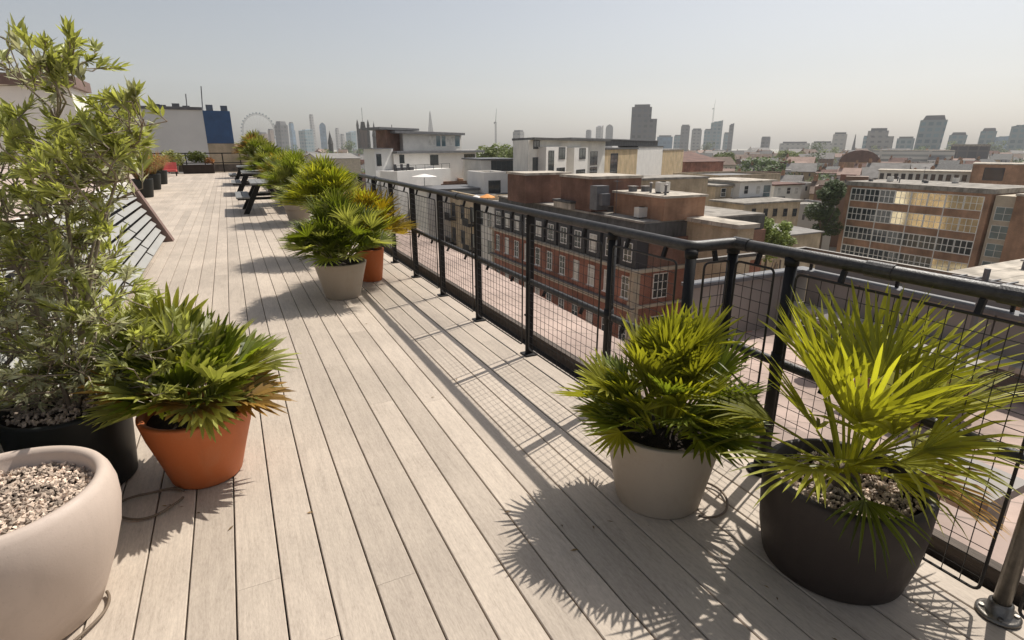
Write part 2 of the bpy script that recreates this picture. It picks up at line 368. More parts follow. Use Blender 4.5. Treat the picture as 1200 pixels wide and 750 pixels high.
tag(kb.build('kerb', mat('dark_timber_upstand', (.10,.08,.066), .8, .35, 5, .3, stretch=(6,1,6))), kind='structure')
lb = MB(); lb.prism([(2.06,-3),(2.95,-3),(3.02,4),(3.4,10),(4.0,20),(4.6,40),(2.06,40)], -.34, -.2, 'z')
tag(lb.build('roof_ledge', M['pavers']), kind='structure')

# ------------------------------------------------------------------ deck railing
rl = thing('deck_railing', 'long black steel railing with welded wire mesh along the right edge of the deck', 'railing', (1.85, 3.45, 0))
RLO = V((1.85, 3.45, 0))
def rpart(mb, name, m, smooth=False):
    mb.v = [tuple(V(p) - RLO) for p in mb.v]; return mb.build(name, m, rl, smooth)
ZT, RR = 1.06, .027
X1, X2, YJ = 1.85, 2.115, 1.89
def arc_path(pts, r=.05, n=5):
    out = [V(pts[0])]
    for i in range(1, len(pts)-1):
        a, b_, c = V(pts[i-1]), V(pts[i]), V(pts[i+1])
        u = (a-b_).normalized()*r; w_ = (c-b_).normalized()*r
        for k in range(n+1):
            t = k/n; out.append((b_+u)*(1-t)**2 + b_*2*t*(1-t) + (b_+w_)*t*t)
    out.append(V(pts[-1])); return out
mb = MB(); mb.tube(arc_path([(X1,38.2,ZT),(X1,YJ,ZT),(X2,YJ,ZT),(X2,-1.1,ZT)]), RR, 14); rpart(mb, 'handrail', M['rail'], True)
for yj in (4.9, 8.1): 
    mb = MB(); mb.tube([(X1,yj-.05,ZT),(X1,yj+.05,ZT)], RR+.005, 14); rpart(mb, 'rail_coupling', M['rail'])
for p, q in (((X2,YJ-.09,ZT),(X2,YJ+.0,ZT)), ((X2,1.25,ZT),(X2,1.15,ZT)), ((X2,.83,ZT),(X2,.76,ZT))):
    mb = MB(); mb.tube([p, q], RR+.004, 14); rpart(mb, 'rail_coupling', M['rail'])
mb = MB(); mb.tube(arc_path([(X1+.0,38.2,.565),(X1,YJ,.565),(X2,YJ,.565),(X2,-1.1,.565)]), .021, 10); rpart(mb, 'mid_rail', M['rail'], True)
def flat_post(y):
    mb = MB(); mb.box(X1-.03, y-.007, .0, X1+.03, y+.007, ZT-.02); mb.box(X1-.05, y-.05, 0.001, X1+.05, y+.05, .010)
    mb.tube([(X1-.012,y+.05,.3),(X1-.012,y-.03,.3)], .008, 6)
    rpart(mb, 'post', M['black'])
def tube_post(x, y, m):
    mb = MB(); mb.tube([(x,y,0),(x,y,ZT-.01)], .0245, 16); mb.lathe([(.062,.0),(.062,.010),(.054,.014),(.036,.016),(.034,.05),(.026,.055)], 24, (x,y,.001))
    for k in range(4):
        a = k*math.pi/2 + .5; mb.tube([(x+.046*math.cos(a), y+.046*math.sin(a), .01), (x+.046*math.cos(a), y+.046*math.sin(a), .022)], .008, 6)
    mb.tube([(x,y,.52),(x,y,.61)], .029, 16); mb.tube([(x,y,ZT-.05),(x,y,ZT-.015)], .030, 16)
    o = rpart(mb, 'post', m, False)
    o.data.polygons.foreach_set('use_smooth', [len(p.vertices) == 4 for p in o.data.polygons])
ys1 = [2.49] + [3.454 + .961*i for i in range(12)]
for y in ys1[1:]: flat_post(y)
tube_post(X1, 2.49, M['black']); tube_post(X1, YJ, M['black']); tube_post(X2, YJ, M['black'])
for y in (1.57,): tube_post(X2, y, M['black'])
tube_post(X2, .605, M['steel']); tube_post(X2, -.36, M['steel'])
# welded mesh panels, each with its rod frame and fork clamps
def panel(p, q, off):
    """mesh panel between ground points p and q (2-D), shifted by off towards the deck"""
    p, q = V((*p, 0)), V((*q, 0)); d = (q-p).normalized(); Ln = (q-p).length; o2 = V((*off, 0))
    a, c, z0, z1 = .055, Ln-.055, .065, .985
    P = lambda s, z, e=0: p + d*s + o2*(1+e) + V((0,0,z))
    mb = MB(); r = .026
    fr = arc_path([P((a+c)/2,z0),P(a,z0),P(a,z1),P(c,z1),P(c,z0),P((a+c)/2,z0)], r, 4)
    mb.tube(fr, .0055, 6)
    n = max(2, round((c-a)/.056)); nz = 17
    for i in range(1, n): mb.tube([P(a+(c-a)*i/n, z0), P(a+(c-a)*i/n, z1)], .0017, 4, caps=False)
    for i in range(1, nz): mb.tube([P(a, z0+(z1-z0)*i/nz, .1), P(c, z0+(z1-z0)*i/nz, .1)], .0017, 4, caps=False)
    rpart(mb, 'mesh_panel', M['wire'])
    for s in ((.27, .75) if Ln > .6 else (.5,)):
        for z, dz in ((ZT-.026, -.05), (.546, -.035)):
            mb = MB(); c0 = P(Ln*s, z, -.75); c1 = P(Ln*s, z+dz, -.25)
            u = d*.009
            n_ = (c1-c0).normalized().cross(d)*.008
            vs = [c0-u-n_, c0+u-n_, c0+u+n_, c0-u+n_, c1-u-n_, c1+u-n_, c1+u+n_, c1-u+n_]
            mb.add(vs, [(3,2,1,0),(4,5,6,7),(0,1,5,4),(1,2,6,5),(2,3,7,6),(3,0,4,7)])
            if s == .27 or True: rpart(mb, 'clamp', M['black'])
ysp = [YJ, 2.49] + [3.454 + .961*i for i in range(12)]
for i in range(len(ysp)-1): panel((X1, ysp[i]), (X1, ysp[i+1]), (-.032, 0))
panel((X1, YJ), (X2, YJ), (0, -.032))
yo = [YJ, 1.57, .605, -.36]
for i in range(3): panel((X2, yo[i+1]), (X2, yo[i]), (-.032, 0))

# ------------------------------------------------------------------ palms
UZ = V((0,0,1))
def frond(mb, P, az, el, pet, L, nseg=22, spread=200, wid=1.0, fuse=.42, droop=.25, bend=.5, rng=rnd, cup=.25, pr=.0045, limp=0):
    """fan leaf: curved petiole and a pleated blade split into pointed segments"""
    P = V(P); h = V((math.cos(az), math.sin(az), 0))
    def D(e): return h*math.cos(e) + UZ*math.sin(e)
    pts = [P]; n = 6; e = el
    for i in range(n):
        e = el - bend*(i+1)/n*.6
        pts.append(pts[-1] + D(e)*pet/n)
    mb.tube(pts, [pr*(1.3-.5*i/n) for i in range(n+1)], 5, .75)
    Hb = pts[-1]; e2 = e - bend*.35
    d = D(e2); s = d.cross(UZ); s = s.normalized() if s.length > .1 else V((-h.y, h.x, 0)); nn = s.cross(d)
    roll = rng.uniform(-.45, .45); s2 = s*math.cos(roll) + nn*math.sin(roll); nn = s2.cross(d); s = s2
    if nn.z < 0 and el > -.2: nn = -nn
    A = R(spread)*rng.uniform(.85, 1.1); st = A/nseg
    for i in range(nseg):
        a0 = -A/2 + st*i; am = a0 + st/2; a1 = a0 + st
        def dr(a): return (d*math.cos(a) + s*math.sin(a) + nn*(cup*abs(math.sin(a))**1.5)).normalized()
        jit = rng.uniform(-.05, .05)
        Ls = L*(.70+.30*math.cos(am*.75))*rng.uniform(.88, 1.06)
        dm = (dr(am) + s*jit).normalized(); side = (dr(a1)-dr(a0)).normalized()
        f = fuse*L*.95; hw = f*math.tan(st/2)*wid
        fold = nn*hw*.55
        tone = min(1, max(0, rng.gauss(.5, .17)))
        dd = droop*rng.uniform(.5, 1.5)
        def pt(t):
            q = Hb + dm*(Ls*t); return q - UZ*(dd*Ls*max(0, t-.3)**2) - UZ*limp*L*max(0,t-.4)**1.5
        m0 = Hb + dm*f*.98
        zf = UZ*(dd*L*max(0, fuse-.3)**2)
        l0, r0 = Hb + dr(a0)*f - zf + fold*.6, Hb + dr(a1)*f - zf + fold*.6
        m0 = pt(f/Ls) - fold*.4
        m1 = pt(.72); l1, r1 = m1 - side*hw*.72 + fold*.4, m1 + side*hw*.72 + fold*.4; m1 = m1 - fold*.3
        m2 = pt(.9); l2, r2 = m2 - side*hw*.36 + fold*.1, m2 + side*hw*.36 + fold*.1
        tp = pt(1.0)
        mb.add([Hb, l0, m0, r0, l1, m1, r1, l2, r2, tp],
               [(0,2,1),(0,3,2),(1,2,5,4),(2,3,6,5),(4,5,7),(5,6,8),(5,8,7),(7,8,9)], tone)
def pebbles(mb, c, r, n, size, rng, z):
    for _ in range(n):
        a = rng.random()*6.283; q = r*math.sqrt(rng.random()); s = size*rng.uniform(.6, 1.4)
        p = V((c[0]+q*math.cos(a), c[1]+q*math.sin(a), z + rng.uniform(-.3, .8)*size))
        ax = [V((rng.gauss(0,1), rng.gauss(0,1), rng.gauss(0,1))).normalized() for _ in range(1)][0]
        u = ax.orthogonal().normalized(); w_ = ax.cross(u)
        vs = [p+ax*s*.6, p-ax*s*.6, p+u*s, p-u*s, p+w_*s*.8, p-w_*s*.8]
        mb.add(vs, [(0,2,4),(0,4,3),(0,3,5),(0,5,2),(1,4,2),(1,3,4),(1,5,3),(1,2,5)], rng.random())
def pot(parent, prof, m, soilz, soilr, seg=56, name='pot'):
    mb = MB(); mb.lathe(prof, seg)
    o = mb.build(name, m, parent, True)
    b2 = MB(); b2.lathe([(soilr, soilz-.03), (soilr, soilz), (soilr*.6, soilz+.012), (.001, soilz+.018)], seg); b2.build('soil', M['soil'], parent)
    return o
def hose_ring(label, c, r, z=.012, a0=0, a1=6.0, sx=1.2):
    mb = MB(); n = 40; pts = []
    for i in range(n+1):
        a = a0 + (a1-a0)*i/n; q = r*(1+.06*math.sin(3*a))
        pts.append((c[0]+q*math.cos(a)*sx, c[1]+q*math.sin(a), z+.006*math.sin(2*a)**2))
    mb.tube(pts, .0052, 7); return tag(mb.build('drip_hose', M['hose'], smooth=True), label, 'hose', 'irrigation hoses curled by the pots')

# front right: taupe pot with dense bright palm
def taupe_prof(rb_, rt, h): return [(rb_*.97,0),(rb_,.01),(rb_+(rt-rb_)*.6,h*.6),(rt,h-.012),(rt,h-.003),(rt-.004,h),(rt-.022,h),(rt-.026,h-.01),(rt-.04,h*.55),(.05,h*.5)]
t = thing('potted_palm', 'bushy bright green fan palm in a taupe pot beside the wide black pot', 'potted palm', (1.54,1.64,0), 'fan palms in pots')
pot(t, taupe_prof(.185, .25, .36), M['taupe'], .325, .222)
rg = random.Random(11)
N1 = 104
for i in range(N1):
    u = (i+.5)/N1; el = R(98 - 66*u**.9 + rg.uniform(-12, 12)); az = i*2.39996 + rg.uniform(-.6, .6)
    P = (.15*math.cos(az)*u, .15*math.sin(az)*u, .335 + .06*rg.random())
    mb = MB()
    frond(mb, P, az, el, (.10+.25*(1-u)**.8)*rg.uniform(.45,1.15), .205*rg.uniform(.75,1.15), 14, 135, 1.1, .50, .12, .15+.4*u, rg, .45)
    mm = M['palmA'] if u < .45 else M['palmB'] if rg.random() < .7 else M['palmA']  # upper fronds get the brighter leaf, sunlight put into their colour
    if u > .8 and rg.random() < .1: mm = M['palmO']
    mb.build('frond', mm, t)
hose_ring('thin brown hose loop on the boards beside the taupe pot', (1.66,1.52,0), .12, a0=-2.2, a1=1.9)

# front right: wide black pot with open palm
t = thing('potted_palm', 'spiky yellow-green fan palm with long thin fingers in the wide black pot', 'potted palm', (1.86,1.03,0), 'fan palms in pots')
pot(t, [(.228,0),(.238,.008),(.262,.12),(.272,.24),(.274,.35),(.268,.362),(.252,.366),(.243,.36),(.238,.22),(.05,.2)], M['grape'], .295, .238)
pm = MB(); pebbles(pm, (0,0), .228, 1100, .0105, random.Random(5), .315); tag(pm.build('gravel', M['pebble'], t), kind='stuff')
rg = random.Random(23)
fr = [ # az deg, el deg, petiole, blade, droop, dry
 (200, 62, .26, .36, .25, 0), (255, 60, .24, .36, .4, 0), (145, 70, .30, .38, .2, 0), (85, 64, .30, .36, .2, 0), (30, 66, .32, .36, .2, 0),
 (228, 4, .16, .24, .8, 0), (258, 24, .10, .30, 1.1, 0), (205, 30, .16, .30, .8, 0), (300, 40, .22, .32, .5, 0), (215, 70, .26, .34, .3, 0), (340, 34, .32, .36, .35, 0),
 (60, 40, .32, .36, .3, 0), (140, 30, .28, .34, .4, 0), (160, 55, .22, .34, .3, 0), (318, 0, .20, .25, .7, 1), (345, 12, .24, .32, .5, 0),
 (0, 80, .34, .36, .15, 0), (245, 66, .17, .35, .35, 0), (300, 72, .24, .36, .25, 0), (60, 66, .3, .36, .2, 0), (215, 44, .14, .34, .5, 0), (332, 46, .26, .36, .35, 0), (15, 30, .34, .36, .3, 0), (282, 34, .13, .33, .7, 0), (120, 14, .26, .32, .6, 0), (350, 55, .33, .38, .3, 0), (190, 22, .27, .33, .6, 0)]
tr = MB(); tr.tube([(.0,.0,.27),(.005,.0,.33),(0,0,.40)], [.045,.05,.035], 10); tr.build('trunk', M['bark'], t, True)
for a, e, p_, l_, dr_, dry in fr:
    az = R(a); P = (.03*math.cos(az), .03*math.sin(az), .37 + .03*rg.random()); mb = MB()
    frond(mb, P, az, R(e+8), p_, l_*1.1*rg.uniform(.9,1.06), 13, 112, 1.12, .34, dr_*.6, .3, rg, .35, .005)
    mb.build('frond', M['palmD'] if dry else M['palmA'] if e > 5 else M['palmB'], t)

# front left: terracotta pot with weathered palm
t = thing('potted_palm', 'olive fan palm with a few dry leaves in the orange terracotta pot at left', 'potted palm', (-.28,2.735,0), 'fan palms in pots')
pot(t, [(.14,0),(.152,.012),(.19,.15),(.22,.25),(.238,.335),(.237,.345),(.23,.348),(.212,.346),(.205,.33),(.18,.2),(.05,.18)], M['terra'], .31, .2)
rg = random.Random(31); N3 = 72
for i in range(N3):
    u = (i+.5)/N3; el = R(96 - 66*u**.95 + rg.uniform(-12,12)); az = i*2.39996 + rg.uniform(-.3,.3)
    P = (.07*math.cos(az), .07*math.sin(az), .33 + .05*rg.random()); mb = MB()
    frond(mb, P, az, el, (.13+.12*(1-u))*rg.uniform(.45,1.2)+.05*max(0,-math.cos(az)), .25*rg.uniform(.75,1.2), 12, 118, 1.25, .62, .2, .15+.5*u, rg, .5)
    mm = M['palmO'] if rg.random() < .75 else M['palmB'] if rg.random() < .8 else M['palmA']
    if u > .45 and rg.random() < .20: mm = M['palmD']
    mb.build('frond', mm, t)
mb = MB()   # one long leaf hanging over the dark planter
hose_ring('brown hose loop lying on the boards in the shade left of the terracotta pot', (-.50,2.55,0), .10, a0=.4, a1=6.2, sx=1.3)
hose_ring('pale hose bend showing at the foot of the big mauve bowl planter', (-.72,1.95,0), .155, a0=-1.1, a1=.5, sx=1.0)

# big bowl planter bottom left
t = thing('bowl_planter', 'large smooth mauve-taupe bowl planter filled with pebbles, cut by the bottom left corner', 'planter', (-.80,2.03,0))
pf = [(.195,0),(.215,.01),(.248,.09),(.282,.18),(.310,.27),(.324,.35),(.324,.41),(.314,.452),(.303,.472),(.290,.478),(.276,.474),(.268,.46),(.27,.38),(.05,.37)]
pot(t, pf, M['mauve'], .395, .272, 72)
pm = MB(); pebbles(pm, (0,0), .262, 2600, .0095, random.Random(9), .418); tag(pm.build('gravel', M['pebble'], t), kind='stuff')

# oleander in dark planter
t = thing('oleander_shrub', 'tall airy oleander shrub with pale stems in a black planter at the left edge', 'shrub', (-.80,2.92,0))
pot(t, [(.2,0),(.215,.01),(.245,.38),(.245,.395),(.225,.395),(.22,.2),(.05,.2)], M['blackpot'], .37, .222)
pm = MB(); pebbles(pm, (0,0), .21, 500, .011, random.Random(10), .392); tag(pm.build('gravel', M['pebble'], t), kind='stuff')
rg = random.Random(41)
stem = MB(); lf = MB(); lf2 = MB(); O = V((-.80,2.92,0))
def leaf(mb, P, d, L, wd):
    d = d.normalized(); s = d.cross(V((rg.gauss(0,.5), rg.gauss(0,.5), 1)));  s = s.normalized() if s.length > .05 else V((1,0,0))
    n = s.cross(d); q = P + d*L*.5 - UZ*.0; tip = P + d*L - UZ*L*rg.uniform(-.03,.10); b0 = P + d*L*.04; q2 = P + d*L*.25
    mb.add([b0, q2-s*wd*.8+n*wd*.3, q2, q2+s*wd*.8+n*wd*.3, q-s*wd+n*wd*.35, q, q+s*wd+n*wd*.35, tip],
           [(0,2,1),(0,3,2),(1,2,5,4),(2,3,6,5),(4,5,7),(5,6,7)], min(1,max(0,rg.gauss(.5,.2))))
def shoot(P, d, ln, mbl, nl, lsz):
    """leafy shoot end: whorls of lanceolate leaves"""
    P = V(P); d = d.normalized(); u = d.orthogonal().normalized(); w_ = d.cross(u)
    E_ = P + d*ln; stem.tube([P, P+d*ln*.5, E_], [.0028,.0024,.0016], 4, caps=False)
    for k in range(nl):
        tt = .25 + .75*k/nl; a = k*2.4 + rg.uniform(-.4,.4); op = rg.uniform(.32,.85)*(1.2-tt*.6)
        dl = d*math.cos(op) + (u*math.cos(a)+w_*math.sin(a))*math.sin(op)
        leaf(mbl, P + d*ln*tt, dl + UZ*.10, lsz*rg.uniform(.55,1.3), lsz*rg.uniform(.095,.14))
targets = []
def tgt(x, y, D, n, sx, sy, kind): 
    for _ in range(n):
        targets.append((pl(x + rg.gauss(0, sx), y + rg.gauss(0, sy), D + rg.uniform(-.32,.32)), kind))
Dm = 2.35
tgt(25,84,Dm+.1,4,16,8,0); tgt(60,88,Dm+.1,3,8,8,0); tgt(90,82,Dm+.1,3,8,10,0)
tgt(45,172,Dm,6,30,14,0); tgt(115,170,Dm+.1,7,20,12,0); tgt(155,165,Dm+.1,6,9,12,0); tgt(90,205,Dm+.1,5,26,14,0)
tgt(30,240,Dm,9,38,24,0); tgt(140,165,Dm+.1,4,16,14,0); tgt(70,215,Dm+.2,7,40,20,1); tgt(75,255,Dm+.1,7,24,22,0)
tgt(30,310,Dm,11,38,24,1); tgt(70,330,Dm+.05,10,26,20,0); tgt(40,375,Dm,15,46,24,1); tgt(125,385,Dm+.05,11,28,18,0)
tgt(40,435,Dm-.05,18,46,20,1); tgt(105,435,Dm-.05,12,36,18,1); tgt(-40,230,Dm,6,30,50,0); tgt(-40,360,Dm,9,30,50,1); tgt(150,415,Dm,6,24,14,0); tgt(30,350,Dm+.3,10,50,50,1); tgt(85,300,Dm+.3,6,36,40,1); tgt(30,470,Dm-.1,6,40,12,1)
basep = O + V((0,0,.4))
mains = []
for (x, y, D) in ((55,250,Dm),(120,255,Dm+.1),(0,230,Dm),(60,90,Dm+.1),(95,330,Dm),(20,340,Dm-.1),(-40,220,Dm),(150,175,Dm+.1)):
    e = pl(x, y, D); m1 = basep + (e-basep)*.45 + V((rg.uniform(-.08,.08), rg.uniform(-.08,.08), .08)); b1 = basep + V((rg.uniform(-.09,.09), rg.uniform(-.09,.09), -.02))
    pts = [b1*(1-t_)**2 + m1*2*t_*(1-t_) + e*t_*t_ for t_ in [i/8 for i in range(9)]]
    stem.tube(pts, [.011-.0008*i for i in range(9)], 6); mains.append(pts)
for T, kind in targets:
    best = min((p for pts in mains for p in pts), key=lambda p: (p-T).length + max(0, p.z-T.z+.05)*1.5)
    mid = best*.45 + T*.55 + V((rg.uniform(-.04,.04), rg.uniform(-.04,.04), -.03))
    stem.tube([best, mid, T], [.0055,.004,.003], 4, caps=False)
    dirn = (T-best).normalized()*.8 + UZ*.30 + V((rg.gauss(0,.35), rg.gauss(0,.35), rg.gauss(0,.15)))
    for j in range(5 if kind == 0 else 7):
        dj = dirn + V((rg.gauss(0,.6), rg.gauss(0,.6), rg.gauss(0,.45)))
        p0 = T + V((rg.gauss(0,.05), rg.gauss(0,.05), rg.gauss(0,.045))); stem.tube([mid*.3+T*.7, p0], .0022, 4, caps=False)
        shoot(p0, dj, .085*rg.uniform(.7,1.3), lf if (kind == 0 and rg.random() < .88 or rg.random() < .5) else lf2, 17 if kind == 0 else 11, .062 if kind == 0 else .054)
    # older sparse leaves down the branch
    for j in range(16):
        q = best + (T-best)*rg.uniform(.3,1); leaf(lf2, q, V((rg.gauss(0,1), rg.gauss(0,1), rg.gauss(0,.5))), .052*rg.uniform(.7,1.2), .0065)
for m_ in (stem, lf, lf2): m_.v = [tuple(V(p)-O) for p in m_.v]
stem.build('stem', M['twig'], t, True); lf.build('foliage', M['olean'], t); lf2.build('inner_foliage', M['olean2'], t)

# pale blue-grey pipe box at the left edge
mb = MB(); mb.prism([(-.08,-.12),(.08,-.12),(.08,.12),(-.08,.12)], 0, .34, 'z'); mb.prism([(-.09,-.13),(.09,-.13),(.09,.13),(-.09,.13)], .34, .36, 'z')
o = mb.build('junction_box', mat('pale_blue_paint', (.36,.42,.44), .5, .12, 5)); p = G(2, 560, .1); o.location = (p.x-.06, p.y, 0)
tag(o, 'small pale blue-grey box behind the bowl planter at the left edge', 'box')

# palms further along the fence : one joined foliage mesh each
def bush_palm(label, loc, potprof, potmat, soilz, soilr, n, reach, mats, seed, blade=.26, elmax=96, elmin=30, z0=None, trunk=0, nseg=16):
    t = thing('potted_palm', label, 'potted palm', (*loc, 0), 'fan palms in pots')
    pot(t, potprof, potmat, soilz, soilr, 40)
    rg = random.Random(seed); mbs = [MB() for _ in mats]; n = int(n*1.55); zz = (z0 or soilz) + trunk
    for i in range(n):
        u = (i+.5)/n; el = R(elmax - (elmax-elmin)*u**1.1 + rg.uniform(-9,9)); az = i*2.39996 + rg.uniform(-.3,.3)
        P = (.16*u*math.cos(az), .16*u*math.sin(az), zz + .08*rg.random())
        frond(mbs[rg.randrange(len(mats))], P, az, el, (reach-blade)*rg.uniform(.3,1.12)*(1.15-.3*u), blade*rg.uniform(.8,1.15), nseg, 160, 1.05, .42, .2, .08+.5*u, rg, .4)
    for m_, mt in zip(mbs, mats): m_.build('foliage', mt, t)
    if trunk:
        tb = MB(); tb.tube([(0,0,soilz),(0,0,zz+.05)], [.05,.06], 10); tb.build('trunk', M['bark'], t, True)
    return t
bush_palm('round dense green fan palm in a pale taupe pot, midway along the deck', (.905,5.82), taupe_prof(.175,.262,.37), M['taupe'], .335, .235, 104, .62, [M['palmB'], M['palmO'], M['palmB']], 51, .25, elmax=98, elmin=30, nseg=14, z0=.40)
bush_palm('yellowing fan palm in the tall orange pot close against the railing', (1.34,6.42), [(.11,0),(.12,.01),(.16,.36),(.16,.37),(.14,.37),(.13,.2),(.04,.2)], M['terra'], .34, .135, 46, .56, [M['palmY'], M['palmA'], M['palmY']], 52, .30, trunk=.15)
bush_palm('taller olive fan palm just behind the round midway palm', (1.12,8.1), taupe_prof(.2,.29,.42), M['taupe'], .38, .26, 78, .70, [M['palmO'], M['palmA'], M['palmB']], 53, .32, trunk=.24)
bush_palm('green fan palm in the pale pot beside the nearest picnic table', (1.17,12.25), taupe_prof(.19,.29,.45), M['taupe'], .40, .26, 74, .78, [M['palmB'], M['palmO'], M['palmB']], 54, .34, trunk=.18)
bush_palm('fan palm behind the nearest picnic table, with yellowish leaf tips', (1.35,16.6), taupe_prof(.2,.29,.45), M['grape'], .40, .26, 64, .86, [M['palmO'], M['palmY'], M['palmB']], 55, .42, trunk=.15, nseg=13)
bush_palm('fan palm by the middle picnic table with light olive leaves', (1.3,20.5), taupe_prof(.2,.29,.45), M['taupe'], .40, .26, 60, .92, [M['palmO'], M['palmB'], M['palmO']], 56, .46, trunk=.2, nseg=12)
bush_palm('tall dull green fan palm near the far picnic table', (1.25,25.5), taupe_prof(.22,.3,.5), M['grape'], .44, .27, 60, 1.05, [M['palmB'], M['palmO'], M['palmO']], 57, .5, trunk=.35, nseg=11)
bush_palm('pale wispy palm farthest down the deck before the end fence', (1.3,31.5), taupe_prof(.22,.3,.5), M['taupe'], .44, .27, 56, 1.15, [M['palmO'], M['palmD'], M['palmO']], 58, .55, trunk=.6, nseg=10)

# dry leaf scraps on the boards
lt = MB(); rg = random.Random(88)
for (cx_, cy_, r_, n_) in ((-.35,2.45,.3,9),(1.3,1.45,.35,10),(1.6,.95,.3,8),(.8,5.5,.4,8),(.3,3.0,1.2,5)):
    for _ in range(n_):
        x, y = cx_+rg.gauss(0,r_*.6), cy_+rg.gauss(0,r_*.6); a = rg.random()*6.28; l = rg.uniform(.006,.02); w_ = l*rg.uniform(.15,.35); c_, s_ = math.cos(a), math.sin(a)
        lt.add([(x-c_*l,y-s_*l,.003),(x+s_*w_,y-c_*w_,.005),(x+c_*l,y+s_*l,.004),(x-s_*w_,y+c_*w_,.006)], [(0,1,2,3)], rg.random())
tag(lt.build('leaf_litter', mat('dry_leaf_scrap', (.20,.13,.06), .9, .4, 30, toned=.5)), kind='stuff')

# ------------------------------------------------------------------ picnic tables
def picnic():
    t = thing('picnic_table', 'nearest grey picnic table with black slanted legs, beside the palm in the pale pot', 'picnic table', (.76,14.9,0), 'picnic tables along the deck')
    mb = MB()
    for k in range(5): mb.box(-.36+k*.146, -.95, .665, -.36+k*.146+.138, .95, .705)
    mb.build('tabletop', M['tabletop'], t)
    for s in (-1, 1):
        mb = MB()
        for k in range(2): mb.box(s*.55-.14+k*.145, -.95, .37, s*.55-.14+k*.145+.135, .95, .405)
        mb.build('bench', M['tabletop'], t)
    for yy in (-.6, .6):
        mb = MB()
        for s in (-1, 1):
            mb.prism([(s*.13,.66),(s*.24,.66),(s*.58,0),(s*.46,0)][::s], yy-.04, yy+.04, 'y')
        mb.box(-.66, yy+.045, .31, .66, yy+.10, .37); mb.box(-.33, yy+.045, .61, .33, yy+.10, .664)
        mb.build('leg_frame', M['black'], t)
    return t
p0 = picnic()
for loc, lb_ in (((.72,20.6,0),'middle grey picnic table, half hidden behind the nearest table'), ((.68,26.2,0),'farthest grey picnic table, showing just past the middle table')):
    c = copy_tree(p0); c.location = loc; c['label'] = lb_

# ------------------------------------------------------------------ left lean-to with louvres, stair block, planters
t = thing('lean_to', 'low sloping lean-to with frosted glass louvres and mauve roof along the left of the deck', 'lean-to', (-1.07,10.8,0))
def tl(mb): mb.v = [tuple(V(p)-V((-1.07,10.8,0))) for p in mb.v]; return mb
A_, B_, C_ = V((-1.09,0,.02)), V((-1.50,0,.93)), V((-1.63,0,1.25))
Y0, Y1 = 1.2, 10.61
mb = MB(); mb.prism([(-3.2,0),(-1.16,0),(-1.56,.88),(-3.2,.88)], Y0, Y1, 'y'); tl(mb).build('body', M['black'], t)
mb = MB(); mb.prism([(-1.52,.965),(-1.645,1.255),(-3.2,1.33),(-3.2,.965)], Y0, Y1, 'y'); tl(mb).build('roof', M['mauveroof'], t)
mb = MB(); mb.prism([(-1.44,.90),(-1.44,.965),(-1.60,.965),(-1.60,.885)], Y0, Y1, 'y'); tl(mb).build('gutter', M['white2'], t)
mb = MB()
dn = (A_-B_).normalized(); outn = V((-dn.z, 0, dn.x)); outn = outn if outn.x > 0 else -outn
for k in range(8):
    c0 = B_ + dn*(.06 + .116*k); 
    for j in range(5):
        ya = Y0 + (Y1-Y0)*j/5 + .05; yb = Y0 + (Y1-Y0)*(j+1)/5 - .02
        p1 = c0 + outn*.012; p2 = c0 + dn*.078 + outn*.05
        th = outn*.006
        mb.add([(p1.x,ya,p1.z),(p2.x,ya,p2.z),(p2.x,yb,p2.z),(p1.x,yb,p1.z)] + [((p1+th).x,ya,(p1+th).z),((p2+th).x,ya,(p2+th).z),((p2+th).x,yb,(p2+th).z),((p1+th).x,yb,(p1+th).z)],
               [(3,2,1,0),(4,5,6,7),(0,1,5,4),(1,2,6,5),(2,3,7,6),(3,0,4,7)])
tl(mb).build('louvre', M['louvre'], t)
mb = MB(); mb.prism([(-.965,0),(-1.16,0),(-1.74,1.28),(-1.56,1.33)], 10.62, 10.86, 'y'); tl(mb).build('end_frame', M['brownmetal'], t)
mb = MB(); mb.prism([(-1.17,0),(-1.75,1.26),(-3.2,1.36),(-3.2,0)], 10.63, 10.80, 'y'); tl(mb).build('end_panel', M['brownmetal'], t)

# stair block (white) beyond it
q = atY(85, 89, 20); 
t = thing('stair_block', 'white rendered roof block with brown fascia behind the oleander at the upper left', 'building', (q.x-3, 20, 0))
mb = MB(); mb.box(-5, 0, 0, 2.9, 2.0, q.z-.28); mb.build('wall', M['white'], t)
mb = MB(); mb.box(-5.2, -.15, q.z-.28, 3.02, 2.15, q.z); mb.build('roof', M['brownmetal'], t)

# three black pots with rust grass
def grass_pot():
    t = thing('grass_pot', 'nearest black pot of rust-coloured grass at the left of the deck', 'potted plant', (-2.40,20.5,0), 'black pots of rust grass')
    pot(t, [(.22,0),(.24,.02),(.30,.52),(.30,.55),(.27,.55),(.26,.3),(.05,.3)], M['blackpot'], .5, .265, 24)
    mb = MB(); m2 = MB(); rg = random.Random(61)
    for i in range(420):
        a = rg.random()*6.283; sp_ = rg.random()**.7; L = rg.uniform(.5,1.0); b_ = V((.15*math.cos(a)*rg.random(), .15*math.sin(a)*rg.random(), .5))
        h = V((math.cos(a), math.sin(a), 0)); s = V((-h.y, h.x, 0))*.013
        p1 = b_ + h*sp_*L*.35 + UZ*L*.65; p2 = b_ + h*sp_*L*.85 + UZ*L*(.95-.55*sp_)
        (mb if rg.random() < .65 else m2).add([b_-s, b_+s, p1+s, p1-s, p2], [(0,1,2,3),(3,2,4)], rg.random())
    mb.build('foliage', M['grassO'], t); m2.build('foliage', M['palmO'], t)
    return t
g0 = grass_pot()
